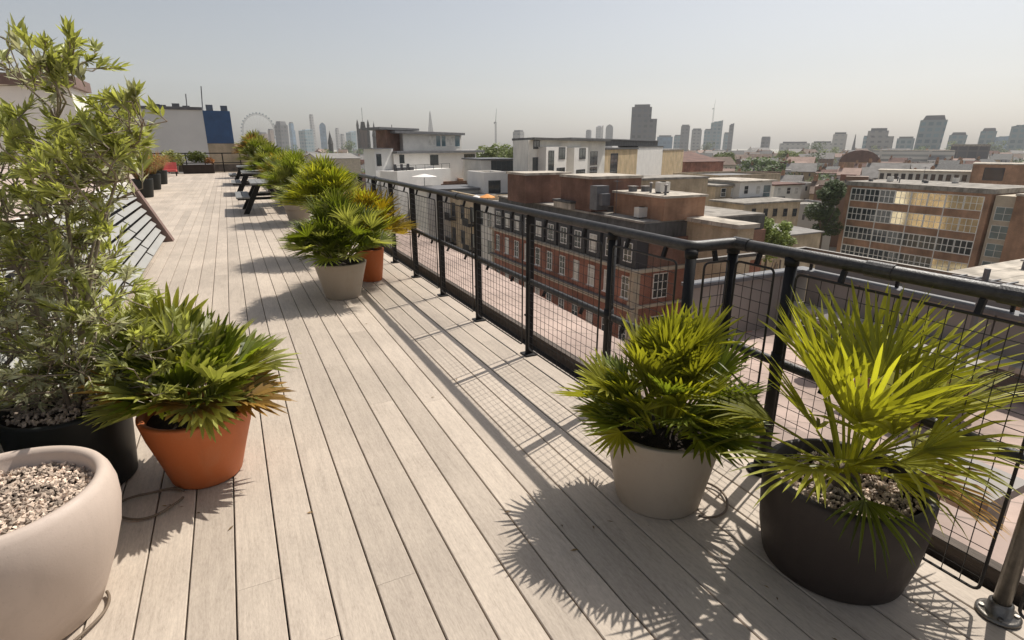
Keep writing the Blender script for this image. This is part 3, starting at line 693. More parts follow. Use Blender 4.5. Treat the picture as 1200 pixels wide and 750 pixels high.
for loc, lb_ in (((-2.50,24.0,0),'middle black pot of rust-coloured grass, between the other two grass pots'), ((-2.56,27.4,0),'farthest black pot of rust-coloured grass, nearest the red chair')):
    c = copy_tree(g0); c.location = loc; c['label'] = lb_
# green shrub above the grass pots (between shrub and block)
def leafball(mb, c, r, n, size, rng, squash=1.0):
    c = V(c)
    for _ in range(n):
        d = V((rng.gauss(0,1), rng.gauss(0,1), rng.gauss(0,1))).normalized(); q = r*rng.random()**.35
        p = c + V((d.x*q, d.y*q, d.z*q*squash)); s = size*rng.uniform(.6,1.4)
        a = V((rng.gauss(0,1), rng.gauss(0,1), rng.gauss(0,.6))).normalized(); b_ = a.orthogonal().normalized(); b_ = (b_ + d*.4).normalized()
        mb.add([p-a*s, p-b_*s*.5, p+a*s, p+b_*s*.5], [(0,1,2,3)], min(1,max(0,rng.gauss(.5,.22))))
t = thing('leafy_shrub', 'light green shrub standing behind the grass pots near the white roof block', 'shrub', (-3.4,23.5,0))
mb = MB(); rg = random.Random(5)
for k in range(9): leafball(mb, (rg.uniform(-.7,.7), rg.uniform(-1,1), rg.uniform(.7,1.5)), .45, 260, .07, rg)
mb.build('foliage', M['palmO'], t); mb = MB(); mb.tube([(0,0,0),(0,.05,.9)], [.05,.03], 8); mb.build('stem', M['bark'], t)

# trough planter, red chair, end fence
t = thing('trough_planter', 'long dark trough planter of green plants in front of the end fence', 'planter', (-1.5,37.3,0))
mb = MB(); mb.prism([(-.78,0),(.78,0),(.80,.55),(.76,.55),(.74,.48),(-.74,.48),(-.76,.55),(-.80,.55)], -.3, .3, 'y'); mb.build('trough', mat('dark_brown_board', (.035,.025,.02), .8, .3, 5), t)
mb = MB(); rg = random.Random(6)
for k in range(5): leafball(mb, (-.3+.14*k, 0, .8+.15*rg.random()), .3, 150, .07, rg)
mb.build('foliage', M['palmB'], t); mb = MB()
for k in range(4): leafball(mb, (.45+.08*k, 0, .7), .18, 80, .06, rg)
mb.build('foliage', M['grassO'], t)
t = thing('shrub_planter', 'small planter with olive bush between the red chair and the trough planter', 'planter', (-2.75,37.6,0))
mb = MB(); mb.lathe([(.2,0),(.25,.4),(.25,.42),(.2,.42),(.05,.3)], 20); mb.build('pot', M['taupe'], t)
mb = MB()
for k in range(5): leafball(mb, (rg.uniform(-.35,.35), 0, .75+.2*rg.random()), .35, 140, .07, rg)
mb.build('foliage', M['palmO'], t)
t = thing('lounge_chair', 'low red lounge chair near the far left corner of the deck', 'chair', (-2.75,34.6,0)); t.scale = (.8,.8,.8)
mb = MB(); mb.box(-.42,-.3,.28,.42,.3,.40); mb.build('seat', M['red'], t)
mb = MB(); mb.prism([(.18,.40),(.30,.40),(.44,.84),(.34,.86)], -.42, .42, 'x'); mb.build('backrest', M['red'], t)
for sx in (-.38,.34):
    for sy in (-.28,.24):
        mb = MB(); mb.box(sx,sy,0,sx+.04,sy+.04,.28); mb.build('leg', M['black'], t)
t = thing('end_fence', 'black rail fence with solid lower panels closing the far end of the deck', 'fence', (-1.0,38.3,0))
for k in range(9):
    mb = MB(); mb.box(-4.0+k*.95,-.03,0,-3.94+k*.95,.03,1.06); mb.build('post', M['black'], t)
mb = MB(); mb.box(-4.05,-.035,1.06,4.4,.035,1.12); mb.build('handrail', M['black'], t)
mb = MB(); mb.box(-4.05,.035,.52,4.4,.06,.57); mb.build('mid_rail', M['black'], t)
mb = MB(); mb.box(-4.05,.04,.06,4.4,.09,.46); mb.build('lower_panel', mat('grey_brown_board', (.12,.10,.085), .8, .4, 3), t)


# ================================================================== THE CITY
ZG = -20.0
def shift(mb, o): mb.v = [tuple(V(p)-o) for p in mb.v]; return mb
RES = []      # footprints taken
WR = random.Random(77)
def bld(name, label, cat, X0, X1, Y0, Y1, zt, wall, roof, z0=ZG, par=.0, over=.0, rt=.25, group=None, res=True):
    """building block: wall body + roof slab (over = overhang; par = parapet height)"""
    O = V(((X0+X1)/2, (Y0+Y1)/2, z0)); t = thing(name, label, cat, O, group); t['O'] = 0; del t['O']
    mb = MB()
    if par:
        mb.box(X0, Y0, z0, X1, Y1, zt-par)
        e = .3
        for b in ((X0,Y0,X1,Y0+e),(X0,Y1-e,X1,Y1),(X0,Y0+e,X0+e,Y1-e),(X1-e,Y0+e,X1,Y1-e)): mb.box(b[0],b[1],zt-par,b[2],b[3],zt)
        shift(mb, O).build('wall', wall, t)
        mb = MB(); mb.box(X0+e, Y0+e, zt-par-.1, X1-e, Y1-e, zt-par+.06); shift(mb, O).build('roof', roof, t)
    else:
        mb.box(X0, Y0, z0, X1, Y1, zt-rt); shift(mb, O).build('wall', wall, t)
        mb = MB(); mb.box(X0-over, Y0-over, zt-rt+.003, X1+over, Y1+over, zt); shift(mb, O).build('roof', roof, t)
    if res: RES.append((X0, X1, Y0, Y1))
    return t, O
def part(t, O, name, m, *boxes):
    mb = MB()
    for b in boxes: mb.box(*b)
    return shift(mb, O).build(name, m, t)
def win(t, O, face, a0, a1, z0, z1, c, nx=2, nz=2, fm='frame', gm='glass', bar=.07, sill=False):
    """window on the -y face ('f': plane y=c) or -x face ('s': plane x=c); frame 6 cm proud, pane 1 cm"""
    mb = MB(); pn = MB()
    def bx(m, a, b, zz0, zz1, dep, d0=-.02):
        if face == 'f': m.box(a, c-dep, zz0, b, c-d0, zz1)
        else: m.box(c-dep, a, zz0, c-d0, b, zz1)
    bx(mb, a0-bar, a1+bar, z1, z1+bar, .045); bx(mb, a0-bar, a1+bar, z0-bar, z0, .06)
    bx(mb, a0-bar, a0, z0, z1, .045); bx(mb, a1, a1+bar, z0, z1, .045)
    for i in range(1, nx):
        x = a0 + (a1-a0)*i/nx; bx(mb, x-bar*.4, x+bar*.4, z0, z1, .04)
    for i in range(1, nz):
        z = z0 + (z1-z0)*i/nz
        for j in range(nx):
            xa = a0 + (a1-a0)*j/nx + (bar*.4 if j else 0); xb = a0 + (a1-a0)*(j+1)/nx - (bar*.4 if j < nx-1 else 0)
            bx(mb, xa, xb, z-bar*.35, z+bar*.35, .036)
    if sill: bx(mb, a0-bar*2, a1+bar*2, z0-bar*2.2, z0-bar, .16)
    f = shift(mb, O).build('window', M[fm], t)
    bx(pn, a0+.002, a1-.002, z0+.002, z1-.002, .02)
    if gm == 'glass' and fm == 'frame' and WR.random() < .4: gm = 'curtain'
    shift(pn, O).build('pane', M[gm], f)
    return f
def fz(xl, xr, yt, D):
    """front wall seen between photo columns xl..xr with its top at row yt, D metres ahead"""
    a = pl(xl, yt, D); b = atY(xr, yt, a.y); return a.x, b.x, a.y, a.z
def fx(x, Y): return atY(x, 180, Y).x
def fzz(x, y, Y): return atY(x, y, Y).z
def winpx(t, O, Y, x0, x1, y0, y1, **k):
    xm = (x0+x1)/2; za, zb = fzz(xm, y1, Y), fzz(xm, y0, Y)
    return win(t, O, 'f', atY(x0, (y0+y1)/2, Y).x, atY(x1, (y0+y1)/2, Y).x, za, zb, Y, **k)
def swinpx(t, O, X, x0, x1, y0, y1, **k):
    a, b = atX(x0, (y0+y1)/2, X), atX(x1, (y0+y1)/2, X)
    za, zb = atX((x0+x1)/2, y1, X).z, atX((x0+x1)/2, y0, X).z
    return win(t, O, 's', min(a.y, b.y), max(a.y, b.y), za, zb, X, **k)

def facebld(name, label, cat, xl, xr, yt, D, dep, wall, roof, wins=None, nw=0, wz=(0,1), rows=1, **k):
    c = pl((xl+xr)/2, yt, D); th = math.atan2(c.x, c.y); wd = D*(xr-xl)/F*math.cos(th-YAW)
    cx, cy = c.x + math.sin(th)*dep/2, c.y + math.cos(th)*dep/2
    t, O = bld(name, label, cat, cx-wd/2, cx+wd/2, cy-dep/2, cy+dep/2, c.z, wall, roof, **k)
    for r in range(rows):
        for i in range(nw):
            a = cx-wd/2 + wd*(i+.28)/nw; b = cx-wd/2 + wd*(i+.72)/nw; zz = c.z - wz[0] - r*3.2
            win(t, O, 'f', a, b, zz-wz[1], zz, cy-dep/2, 1, 2, fm='dframe', bar=.12)
    t.rotation_euler = (0, 0, -th); return t, O
# ---- red brick building with mansard across the street
XB, YA, YB = 26.4, 32.6, 58.6
O = V((32, 45, ZG)); t = thing('brick_building', 'long red brick building with slate mansard, white sash windows and cream quoins across the street', 'building', O)
part(t, O, 'wall', M['redbrick'], (XB, YA, ZG, 40, YB, -7.65))
part(t, O, 'cornice', M['stone'], (XB-.25, YA-.25, -10.75, XB-.002, YB+.1, -10.45), (XB-.25, YA-.25, -10.45, 36, YA-.002, -10.25))
part(t, O, 'cornice', M['lead'], (XB-.32, YA-.30, -10.445, XB-.004, YB+.1, -10.32))
part(t, O, 'cornice', M['stone'], (XB-.3, YA-.3, -7.65, 40, YB+.1, -7.40))
mb = MB(); mb.prism([(XB+.25,-7.40),(XB+.9,-4.05),(40,-4.05),(40,-7.40)], YA+.25, YB-.05, 'y'); shift(mb, O).build('mansard', M['slate'], t)
part(t, O, 'roof', M['felt2'], (XB+.75, YA+.3, -4.047, 40, YB-.05, -3.9))
for yy in (YA, YB-.55):
    mb = MB()
    for k in range(24):
        z = -19.5 + k*.5; e = .06 if k % 2 else .2
        mb.box(XB-.06, yy-.001-.05, z, XB+.55, yy+.42+e, z+.485)
    shift(mb, O).build('quoins', M['stone'], t)
rows = [(-6.9, -5.55, .9, True), (-9.75, -8.15, .8, False), (-13.3, -11.6, .8, False), (-16.7, -15.0, .8, False)]
for (za, zb, wd, dorm) in rows:
    for k in range(11):
        y = YB - 1.6 - k*2.34
        if dorm:
            part(t, O, 'dormer', M['dframe'], (XB+.06, y-wd/2-.5, -7.38, XB+1.2, y+wd/2+.5, zb+.32))
            win(t, O, 's', y-wd/2, y+wd/2, za, zb, XB+.06, 2, 3)
        else: win(t, O, 's', y-wd/2, y+wd/2, za, zb, XB, 2, 3, sill=True)
for k, (xa, za, zb) in enumerate(((28.3,-9.8,-7.95),(31.6,-9.8,-7.95),(28.3,-13.4,-11.4),(31.6,-13.4,-11.4))):
    win(t, O, 'f', xa, xa+1.3, za, zb, YA, 3, 3)
RES.append((XB-1, 41, YA-1, YB+1))
part(t, O, 'gable', M['dbrown'], (XB+1.2, YA-.003, -7.40, 40, YA+.24, -5.2))

# ---- brick blocks standing on its roof
def roofblock(label, xl, xr, yt, D, dep, wall, roof='felt', rt=.22, zb=-3.9, name='roof_block'):
    x0, x1, y0, z = fz(xl, xr, yt, D); return bld(name, label, 'roof block', x0, x1, y0, y0+dep, z, M[wall], M[roof], zb, over=.12, rt=rt, res=False)
roofblock('dark red brick lift block on the mansard roof, below the white terrace flats', 616, 668, 203, 55.5, 4, 'dbrown')
tb_, Ob = roofblock('dark brown plant block with a grey duct at its left end on the mansard roof', 694, 752, 207, 48, 5, 'dbrown')
xa = atX(779, 230, 28.8)
tc_, Oc = bld('roof_block', 'big rust-brown brick block with a pale flat top, largest block on the mansard roof', 'roof block', 28.8, 28.8+4.1, xa.y, xa.y+6.2, xa.z, M['brown'], M['felt'], -3.9, over=.15, rt=.18, res=False)
x0, x1, y0, z = fz(669, 694, 236, 50); bld('roof_block', 'low pale stair hatch between the two dark brick blocks', 'roof block', x0, x1, y0, y0+3, z-.0, M['felt'], M['slate'], -3.9, over=.1, rt=.2, res=False)
x0, x1, y0, z = fz(697, 711, 212, 47); part(tb_, Ob, 'duct', M['lead'], (x0, y0-.4, -3.6, x1, y0+.6, z-.4), (x0+.2, y0-.9, -3.2, x1-.2, y0-.4, z-1.0))

# ---- neighbours further along the same street front
fronts = [(58.7, 63.5, -4.9, 'offwhite', 'felt2', 'cream rendered house next to the red brick building, in front of the parasols'),
          (63.6, 77.0, -4.3, 'stock', 'slate', 'yellow stock brick house with small balconies left of the cream house'),
          (77.1, 91.0, -4.6, 'dbrown', 'slate', 'dark brick house with teal windows, between stock brick and brown houses'),
          (91.1, 112., -4.2, 'brown', 'felt2', 'brown brick house farthest along the street front, half behind the orange pot palm')]
for (ya, yb, zt, wl, rf, lab) in fronts:
    t, O = bld('street_house', lab, 'house', XB+.3, 38, ya, yb, zt, M[wl], M[rf], par=.5, group='houses along the street front')
    n = max(2, int((yb-ya)/2.9)); 
    for k in range(n):
        y = ya + (yb-ya)*(k+.5)/n
        for za in (-7.6, -10.9, -14.2, -17.4): win(t, O, 's', y-.6, y+.6, za, za+1.7, XB+.3, 2, 2, fm='frame' if wl != 'stock' else 'dframe', gm='tealglass' if wl == 'dbrown' else 'glass')
    if wl == 'stock':
        for k in range(0, n, 2):
            y = ya + (yb-ya)*(k+.5)/n
            for za in (-8.0, -11.3): part(t, O, 'balcony', M['black'], (XB-.7, y-1, za-.1, XB+.29, y+1, za), (XB-.7, y-1, za, XB-.66, y+1, za+.9))

# ---- grey terrace below the right end of the railing
O = V((6.5, 0, ZG)); t = thing('grey_terrace', 'sunken roof terrace with grey panel parapet and glass rail beyond the right railing', 'roof terrace', O)
part(t, O, 'wall', M['clad'], (4.9, -14, ZG, 9.0, 6.5, -1.65))
part(t, O, 'floor', M['pavers'], (4.92, -14, -1.647, 8.8, 6.3, -1.55))
n = 22
for k in range(n):
    y = -14 + 20.2*k/n; part(t, O, 'parapet_panel', M['clad'], (8.82, y+.012, -1.55, 8.95, y+20.2/n-.012, -.62))
for k in range(4):
    x = 6.2 + .7*k; part(t, O, 'parapet_panel', M['clad'], (x+.012, 6.32, -1.55, x+.688, 6.45, -.62))
part(t, O, 'coping', M['lead'], (8.74, -14, -.617, 9.03, 6.48, -.56), (6.2, 6.26, -.617, 8.738, 6.50, -.56))
part(t, O, 'ledge', M['felt'], (8.45, -14, -1.20, 8.815, 6.3, -1.13))
part(t, O, 'handrail', M['steel'], (8.86, -14, -.24, 8.93, 6.42, -.19), (6.2, 6.35, -.24, 8.858, 6.42, -.19))
for k in range(14): part(t, O, 'baluster', M['black'], (8.875, 6.2-k*1.45, -.558, 8.915, 6.24-k*1.45, -.243))
for k in range(13): part(t, O, 'glass_panel', M['clad'], (8.885, 6.14-k*1.45-1.34, -.54, 8.90, 6.14-k*1.45, -.26))
RES.append((2, 10, -20, 9))
# skylight boxes and brick upstands on the terrace floor
for k, (x, y, w_, d_, h_, mt, lab) in enumerate(((4.95,1.7,.5,.7,.35,'felt','pale low skylight box on the sunken terrace, seen through the railing mesh'),(6.6,3.0,1.0,.8,.55,'brown','rust brick upstand on the sunken terrace behind the wide palm'),(6.6,.2,.8,1.0,.4,'lead','grey metal hatch on the sunken terrace behind the wide palm fronds'))):
    O2 = V((x, y, -1.55)); tt = thing('roof_hatch', lab, 'roof hatch', O2); mb = MB(); mb.box(0,0,0,w_,d_,h_); mb.build('box', M[mt], tt); mb = MB(); mb.box(-.06,-.06,h_+.003,w_+.06,d_+.06,h_+.09); mb.build('lid', M['clad'], tt)

# ---- cream flat roof with dark fascia behind the jog of the railing
x0, x1, y0, z = fz(771, 864, 266, 37)
bld('flat_roof_block', 'low block with pale cream flat roof and dark fascia, right of the mansard building', 'building', XB+5, x1+.6, y0-1, y0+5.5, z-.1, M['stock'], M['felt'], over=.25, rt=.3)
x0, x1, y0, z = fz(812, 878, 257, 46)
bld('flat_roof_block', 'dark low-roofed shed row behind the cream flat roof', 'building', x0, x1, y0, y0+4, z, M['dbrown'], M['slate'], over=.3, rt=.45)
# ---- big pale roof at right edge
bld('flat_roof_block', 'brown brick block with wide pale flat roof at the right edge below the school', 'building', 28.5, 46, -8, 13.2, -4, M['brown'], M['felt'], over=.35, rt=.35)

# ---- rotated frame for the blocks that stand at an angle to our street
class Fr:
    def __init__(s, x, y, D, a):
        s.P = pl(x, y, D); s.a = R(a); s.u_ = V((math.cos(s.a), math.sin(s.a), 0)); s.n_ = V((-math.sin(s.a), math.cos(s.a), 0))
    def hit(s, x, y, off=0):
        d = ray(x, y); o = s.P + s.n_*off; t = (o - CAM).dot(s.n_)/d.dot(s.n_); return CAM + d*t
    def u(s, x, off=0): return (s.hit(x, 180, off) - s.P).dot(s.u_)
    def z(s, x, y, off=0): return s.hit(x, y, off).z
    def place(s, t): 
        o = V(t.location); t.location = V((s.P.x, s.P.y, 0)) + s.u_*o.x + s.n_*o.y + V((0,0,o.z)); t.rotation_euler = (0,0,s.a)
    def box(s, t, O, name, m, xl, xr, yt, zb, f0, f1, skew=0):
        a, b, zt = s.u(xl, f0), s.u(xr, f0), s.z((xl+xr)/2, yt, f0)
        mb = MB(); k = skew*(f1-f0); mb.prism([(a,f0),(b,f0),(b+k,f1),(a+k,f1)], zb, zt, 'z'); return shift(mb, O).build(name, m, t)
    def win(s, t, O, x0, x1, y0, y1, off=0, **k):
        xm = (x0+x1)/2; return win(t, O, 'f', s.u(x0, off), s.u(x1, off), s.z(xm, y1, off), s.z(xm, y0, off), off, **k)
# ---- white stepped penthouse building
fr = Fr(462, 176, 90, 36); O = V((0, 0, ZG))
t = thing('penthouse_building', 'white stepped apartment building with flat overhanging grey roofs and roof terraces', 'apartment building', O)
zr = fr.z(500, 176.5)
def pbox(name, m, xl, xr, yt, zb, f0, f1, skew=.6): return fr.box(t, O, name, M[m], xl, xr, yt, zb, f0, f1, skew)
mb = MB(); uA, uB = fr.u(461), fr.u(558); mb.prism([(uA,0),(uB,0),(uB+6,9),(uA+6,9)], ZG, zr-.4, 'z'); shift(mb, O).build('wall', M['white'], t)
mb = MB(); mb.prism([(uA-.6,-1.2),(uB+1.2,-1.2),(uB+7,9.4),(uA+5,9.4)], zr-.397, zr-.05, 'z'); shift(mb, O).build('roof', M['lead'], t)
pbox('wing', 'greyren', 439, 460.6, 174.5, ZG, .4, 5)
pbox('roof', 'lead', 436.5, 461.5, 173.6, fr.z(450,174.4,.4), -.2, 5.4)
pbox('penthouse', 'offwhite', 473, 541, 157.6, zr-.045, 2.0, 8)
za = fr.z(505, 157.5, 2.0)
mb = MB(); a_, b_ = fr.u(464, 1.0), fr.u(545, 1.0); mb.prism([(a_,.9),(b_,.9),(b_+4.5,8.5),(a_+5,8.5)], za, za+.4, 'z'); shift(mb, O).build('roof', M['lead'], t)
pbox('penthouse', 'dbrown', 455, 474.5, 152.6, zr-.045, 3.2, 8)
zb2 = fr.z(465, 152.5, 3.2); mb = MB(); a_, b_ = fr.u(446, 2.4), fr.u(492, 2.4); mb.prism([(a_,2.3),(b_,2.3),(b_+3,8.6),(a_+3,8.6)], max(zb2, za+.41), max(zb2, za+.41)+.35, 'z'); shift(mb, O).build('roof', M['lead'], t)
for (a, b) in ((503,510),(524,532)): fr.win(t, O, a, b, 159.5, 170.5, 2.0, nx=1, nz=1)
for (a, b) in ((511.5,516.5),(518,522.5),(533.5,539)): fr.win(t, O, a, b, 159, 171.5, 2.0, nx=1, nz=1, gm='tealglass')
for (a, b, c, d) in ((468,473,182,191),(504,513,182,193),(544,556,181,198),(544,556,201,211),(469,474,203,213)): fr.win(t, O, a, b, c, d, 0, nx=2, nz=1, fm='dframe')
for (a, b, c, d) in ((441,446,181,194),(450,456,203,213)): fr.win(t, O, a, b, c, d, .4, nx=1, nz=1, fm='dframe')
pbox('terrace', 'white', 464, 527, 199, ZG, -3.2, -.003, 0)
zt2 = fr.z(495, 199, -3.2); ua, ub = fr.u(464, -3.2), fr.u(527, -3.2)
part(t, O, 'terrace_rail', M['black'], (ua, -3.15, zt2+.75, ub, -3.11, zt2+.80))
for k in range(7): part(t, O, 'rail_post', M['black'], (ua+(ub-ua-.06)*k/6, -3.15, zt2+.002, ua+(ub-ua-.06)*k/6+.05, -3.11, zt2+.748))
for k in range(3): 
    u_ = ua+.8+k*1.6; mb = MB(); mb.box(u_, -2.6, zt2+.003, u_+.9, -2.0, zt2+.45); mb.box(u_+.1, -1.9, zt2+.003, u_+.7, -1.85, zt2+.95); shift(mb, O).build('terrace_furniture', M['dframe'], t)
zb_ = fr.z(550, 199.5); ua, ub = fr.u(542), fr.u(560)
part(t, O, 'balcony', M['dframe'], (ua, -1.2, zb_-.12, ub, -.003, zb_), (ua, -1.2, zb_+.002, ub, -1.15, zb_+.95))
mb = MB(); p_ = fr.u(461, 5); mb.tube([(p_, 5, zb2), (p_, 5, zb2+.9)], .05, 5); shift(mb, O).build('antenna', M['black'], t)
fr.place(t); RES.append((15, 45, 75, 105))
# white dining parasol on its lower terrace
def parasol(label, x, y, D, r, h, m, cat='parasol'):
    p = pl(x, y, D); t = thing('parasol', label, cat, (p.x, p.y, p.z-h)); mb = MB()
    n = 8; vs = [(0,0,h+.05)] + [(r*math.cos(2*math.pi*k/n), r*math.sin(2*math.pi*k/n), h-.35) for k in range(n)] + [(0,0,h-.02)] + [(r*.99*math.cos(2*math.pi*k/n), r*.99*math.sin(2*math.pi*k/n), h-.42) for k in range(n)]
    fs = [(0,k+1,(k+1)%n+1) for k in range(n)] + [(n+1, n+2+(k+1)%n, n+2+k) for k in range(n)] + [(k+1, n+2+k, n+2+(k+1)%n, (k+1)%n+1) for k in range(n)]
    mb.add(vs, fs); mb.build('canopy', m, t); mb = MB(); mb.tube([(0,0,0),(0,0,h-.03)], .04, 6); mb.build('pole', M['dframe'], t)
parasol('wide white parasol on the lower terrace of the stepped white building', 497, 204, 84, 1.9, 2.3, M['canvas'])
parasol('small white parasol beside the orange one above the far end of the brick building', 558, 229, 68, 1.0, 2.1, M['canvas'])
parasol('orange parasol above the far end of the brick building', 571, 227.5, 68, 1.0, 2.2, M['orange'])
x0, x1, y0, z = fz(500, 566, 222, 76); bld('low_roof', 'low dark green-grey roof in front of the stepped white building', 'building', x0, x1, y0, y0+7, z, M['offwhite'], M['lead'], over=.3, rt=.3)

# ---- white block with garage-like opening right of it
x0, x1, y0, z = fz(567, 597, 202, 78); t, O = bld('white_house', 'plain white cube house with one large dark opening, between stepped building and brick block', 'house', x0, x1, y0, y0+6, z, M['white'], M['felt'], par=.3)
winpx(t, O, y0, 573, 586, 212, 232, nx=2, nz=1, fm='dframe')
x0, x1, y0, z = fz(564, 606, 186, 92); t, O = bld('white_house', 'pale house with dark glazed upper front behind the white cube house', 'house', x0, x1, y0, y0+8, z, M['offwhite'], M['lead'], over=.2)
winpx(t, O, y0, 576, 604, 188.5, 200, nx=5, nz=1, fm='dframe')
for a in (611, 596): winpx(t, O, y0, a-15, a-9, 205, 216, nx=1, nz=2, fm='dframe')

# ---- white terrace of flats (stands at the same angle)
def flats(label, xl, xr, yt, m, roof, dep=7, over=.5, wins=(), bays=(), extra=None, sk=1.3, rt=.3):
    O = V((0, 0, ZG)); t = thing('terraced_flats', label, 'apartment building', O, 'angled terraced flats')
    ua, ub = ff.u(xl), ff.u(xr); zt = ff.z(xl, yt); k = sk*dep
    mb = MB(); mb.prism([(ua+.002,0),(ub-.002,0),(ub-.002+k,dep),(ua+.002+k,dep)], ZG, zt-rt, 'z'); shift(mb, O).build('wall', M[m], t)
    mb = MB(); mb.prism([(ua-over*.3+.004,-over),(ub-.004,-over),(ub-.004+k,dep+.2),(ua+.004+k,dep+.2)], zt-rt+.003, zt, 'z'); shift(mb, O).build('roof', M[roof], t)
    for (a, b, y) in bays:
        ba, bb = ff.u(a, -1.2), ff.u(b, -1.2); mb = MB(); mb.box(ba, -1.2, ZG, bb, -.004, ff.z((a+b)/2, y, -1.2)); shift(mb, O).build('bay', M['white'], t)
    for (a, b, c, d, f) in wins: ff.win(t, O, a, b, c, d, -1.2 if f else 0, nx=2 if b-a > 5 else 1, nz=2 if d-c > 14 else 1, fm='dframe')
    if extra: extra(t, O)
    ff.place(t); return t
ff = Fr(619, 161, 76, 36)
flats('white modern flats with projecting bays and flat dark roof behind the brick blocks', 619, 709, 161, 'offwhite', 'slate', over=1.0,
      wins=((625,632,165,174,0),(624.5,633,185,201,0),(636,640,179,200,0),(643,649,177,200,1),(655,662,173,186,1),(679,686,174,186,1),(666,670,178,203,0),(692,700,178,193,0),(692,700,196,208,0),(676,686,199,222,1),(653,662,197,203,1),(644,649.5,204,210,1)),
      bays=((640,664,172),(673,689,173)))
flats('ochre brick flats with one tall window, joined to the white bayed flats', 709, 747, 173.5, 'ochre', 'slate', over=.2, wins=((716,724,180,204,0),))
flats('blank white party wall flats between the two ochre brick fronts', 747, 776.5, 171, 'white', 'slate', over=.1)
flats('ochre brick flats at the right end of the white flats', 776.5, 801, 175, 'ochre', 'felt2', over=.1)
O = V((0, 0, ZG)); t = thing('roof_storey', 'long dark slate roof storey above the white and ochre flats', 'roof storey', O)
mb = MB(); ua, ub = ff.u(668, 2.5), ff.u(770, 2.5); zz = ff.z(700, 163.5, 2.5); mb.prism([(ua,2.5),(ub,2.5),(ub+5,6.5),(ua+5,6.5)], ff.z(770, 171, 2.5), zz, 'z'); shift(mb, O).build('wall', M['slate'], t)
mb = MB(); mb.prism([(ua-.3,2.2),(ub+.3,2.2),(ub+5.3,6.8),(ua+5,6.8)], zz+.003, zz+.2, 'z'); shift(mb, O).build('roof', M['lead'], t); ff.place(t)
RES.append((36, 85, 55, 100))
x0, x1, y0, z = fz(752, 830, 209, 66); bld('flat_roof_block', 'long low ochre wall building behind the big rust-brown block', 'building', x0, x1, y0, y0+5, z, M['stock'], M['felt2'], over=.1)

# ---- ochre and white houses in the middle distance
x0, x1, y0, z = fz(839, 867, 217, 88); t, O = bld('town_house', 'ochre brick house with two upper windows, right of the rust-brown block', 'house', x0, x1, y0, y0+8, z, M['stock'], M['felt2'], over=.3, group='town houses')
for a in (845, 857): winpx(t, O, y0, a, a+5, 221, 230, nx=1, nz=2); winpx(t, O, y0, a-1, a+7, 235, 241, nx=3, nz=1)
x0, x1, y0, z = fz(868, 905, 212, 88.5); t, O = bld('town_house', 'pale blue-white house with large teal glazing next to the ochre brick house', 'house', x0, x1, y0, y0+8, z, M['greyren'], M['felt'], over=.6, group='town houses')
for a in (872, 886): winpx(t, O, y0, a, a+4.5, 218, 227, nx=1, nz=2)
winpx(t, O, y0, 894, 902, 217, 234, nx=1, nz=2, gm='tealglass'); winpx(t, O, y0, 879, 889, 231, 236, nx=2, nz=1, fm='dframe')
x0, x1, y0, z = fz(908, 940, 216, 100); t, O = bld('town_house', 'cream house with an arched dark doorway right of the blue-white house', 'house', x0, x1, y0, y0+8, z, M['offwhite'], M['redtile'], over=.4, group='town houses')
for a in (911, 922, 931): winpx(t, O, y0, a, a+4, 220, 227, nx=1, nz=2)
winpx(t, O, y0, 911, 919, 231, 237, nx=2, nz=1, fm='dframe')
x0, x1, y0, z = fz(872, 938, 238, 80); t, O = bld('town_house', 'long lower ochre brick house with small windows in front of the blue-white house', 'house', x0, x1, y0, y0+6, z, M['stock'], M['felt2'], over=.35, group='town houses')
for a in (881, 895, 906, 918, 929): winpx(t, O, y0, a, a+4, 245, 253, nx=1, nz=2, fm='dframe')
def gable(label, xl, xr, ye, yr, D, dep, wall, roof, axis='x', name='house', cat='house', group=None, chim=True, res=True, O=None):
    x0, x1, y0, z = fz(xl, xr, ye, D); zr = fzz((xl+xr)/2, yr, y0 + dep/2)
    return gable3(label, x0, x1, y0, y0+dep, z, zr, M[wall], M[roof], axis, name, cat, group, chim, res)
def gable3(label, x0, x1, y0, y1, ze, zr, wall, roof, axis='x', name='house', cat='house', group=None, chim=True, res=True):
    O = V(((x0+x1)/2, (y0+y1)/2, ZG)); t = thing(name, label, cat, O, group)
    mb = MB(); e = .3
    if axis == 'x':
        ym = (y0+y1)/2; mb.prism([(y0,ZG),(y1,ZG),(y1,ze),(ym,zr-.12),(y0,ze)], x0, x1, 'x'); shift(mb, O).build('wall', wall, t)
        mb = MB(); mb.prism([(y0-e,ze-.1),(ym,zr),(y1+e,ze-.1),(y1+e,ze+.08),(ym,zr+.2),(y0-e,ze+.08)], x0-.2, x1+.2, 'x')
    else:
        xm = (x0+x1)/2; mb.prism([(x0,ZG),(x1,ZG),(x1,ze),(xm,zr-.12),(x0,ze)], y0, y1, 'y'); shift(mb, O).build('wall', wall, t)
        mb = MB(); mb.prism([(x0-e,ze-.1),(xm,zr),(x1+e,ze-.1),(x1+e,ze+.08),(xm,zr+.2),(x0-e,ze+.08)], y0-.2, y1+.2, 'y')
    r = shift(mb, O).build('roof', roof, t)
    if chim:
        mb = MB(); cx = x0+.2 if axis == 'x' else (x0+x1)/2-.5; cy = (y0+y1)/2-.4 if axis == 'x' else y0+.3
        mb.box(cx, cy, ze, cx+1.0, cy+.8, zr+1.3); mb.box(cx+.15, cy+.2, zr+1.3, cx+.4, cy+.5, zr+1.7); mb.box(cx+.6, cy+.2, zr+1.3, cx+.85, cy+.5, zr+1.7)
        shift(mb, O).build('chimney', M['brown'], r)
    if res: RES.append((x0, x1, y0, y1))
    return t, O
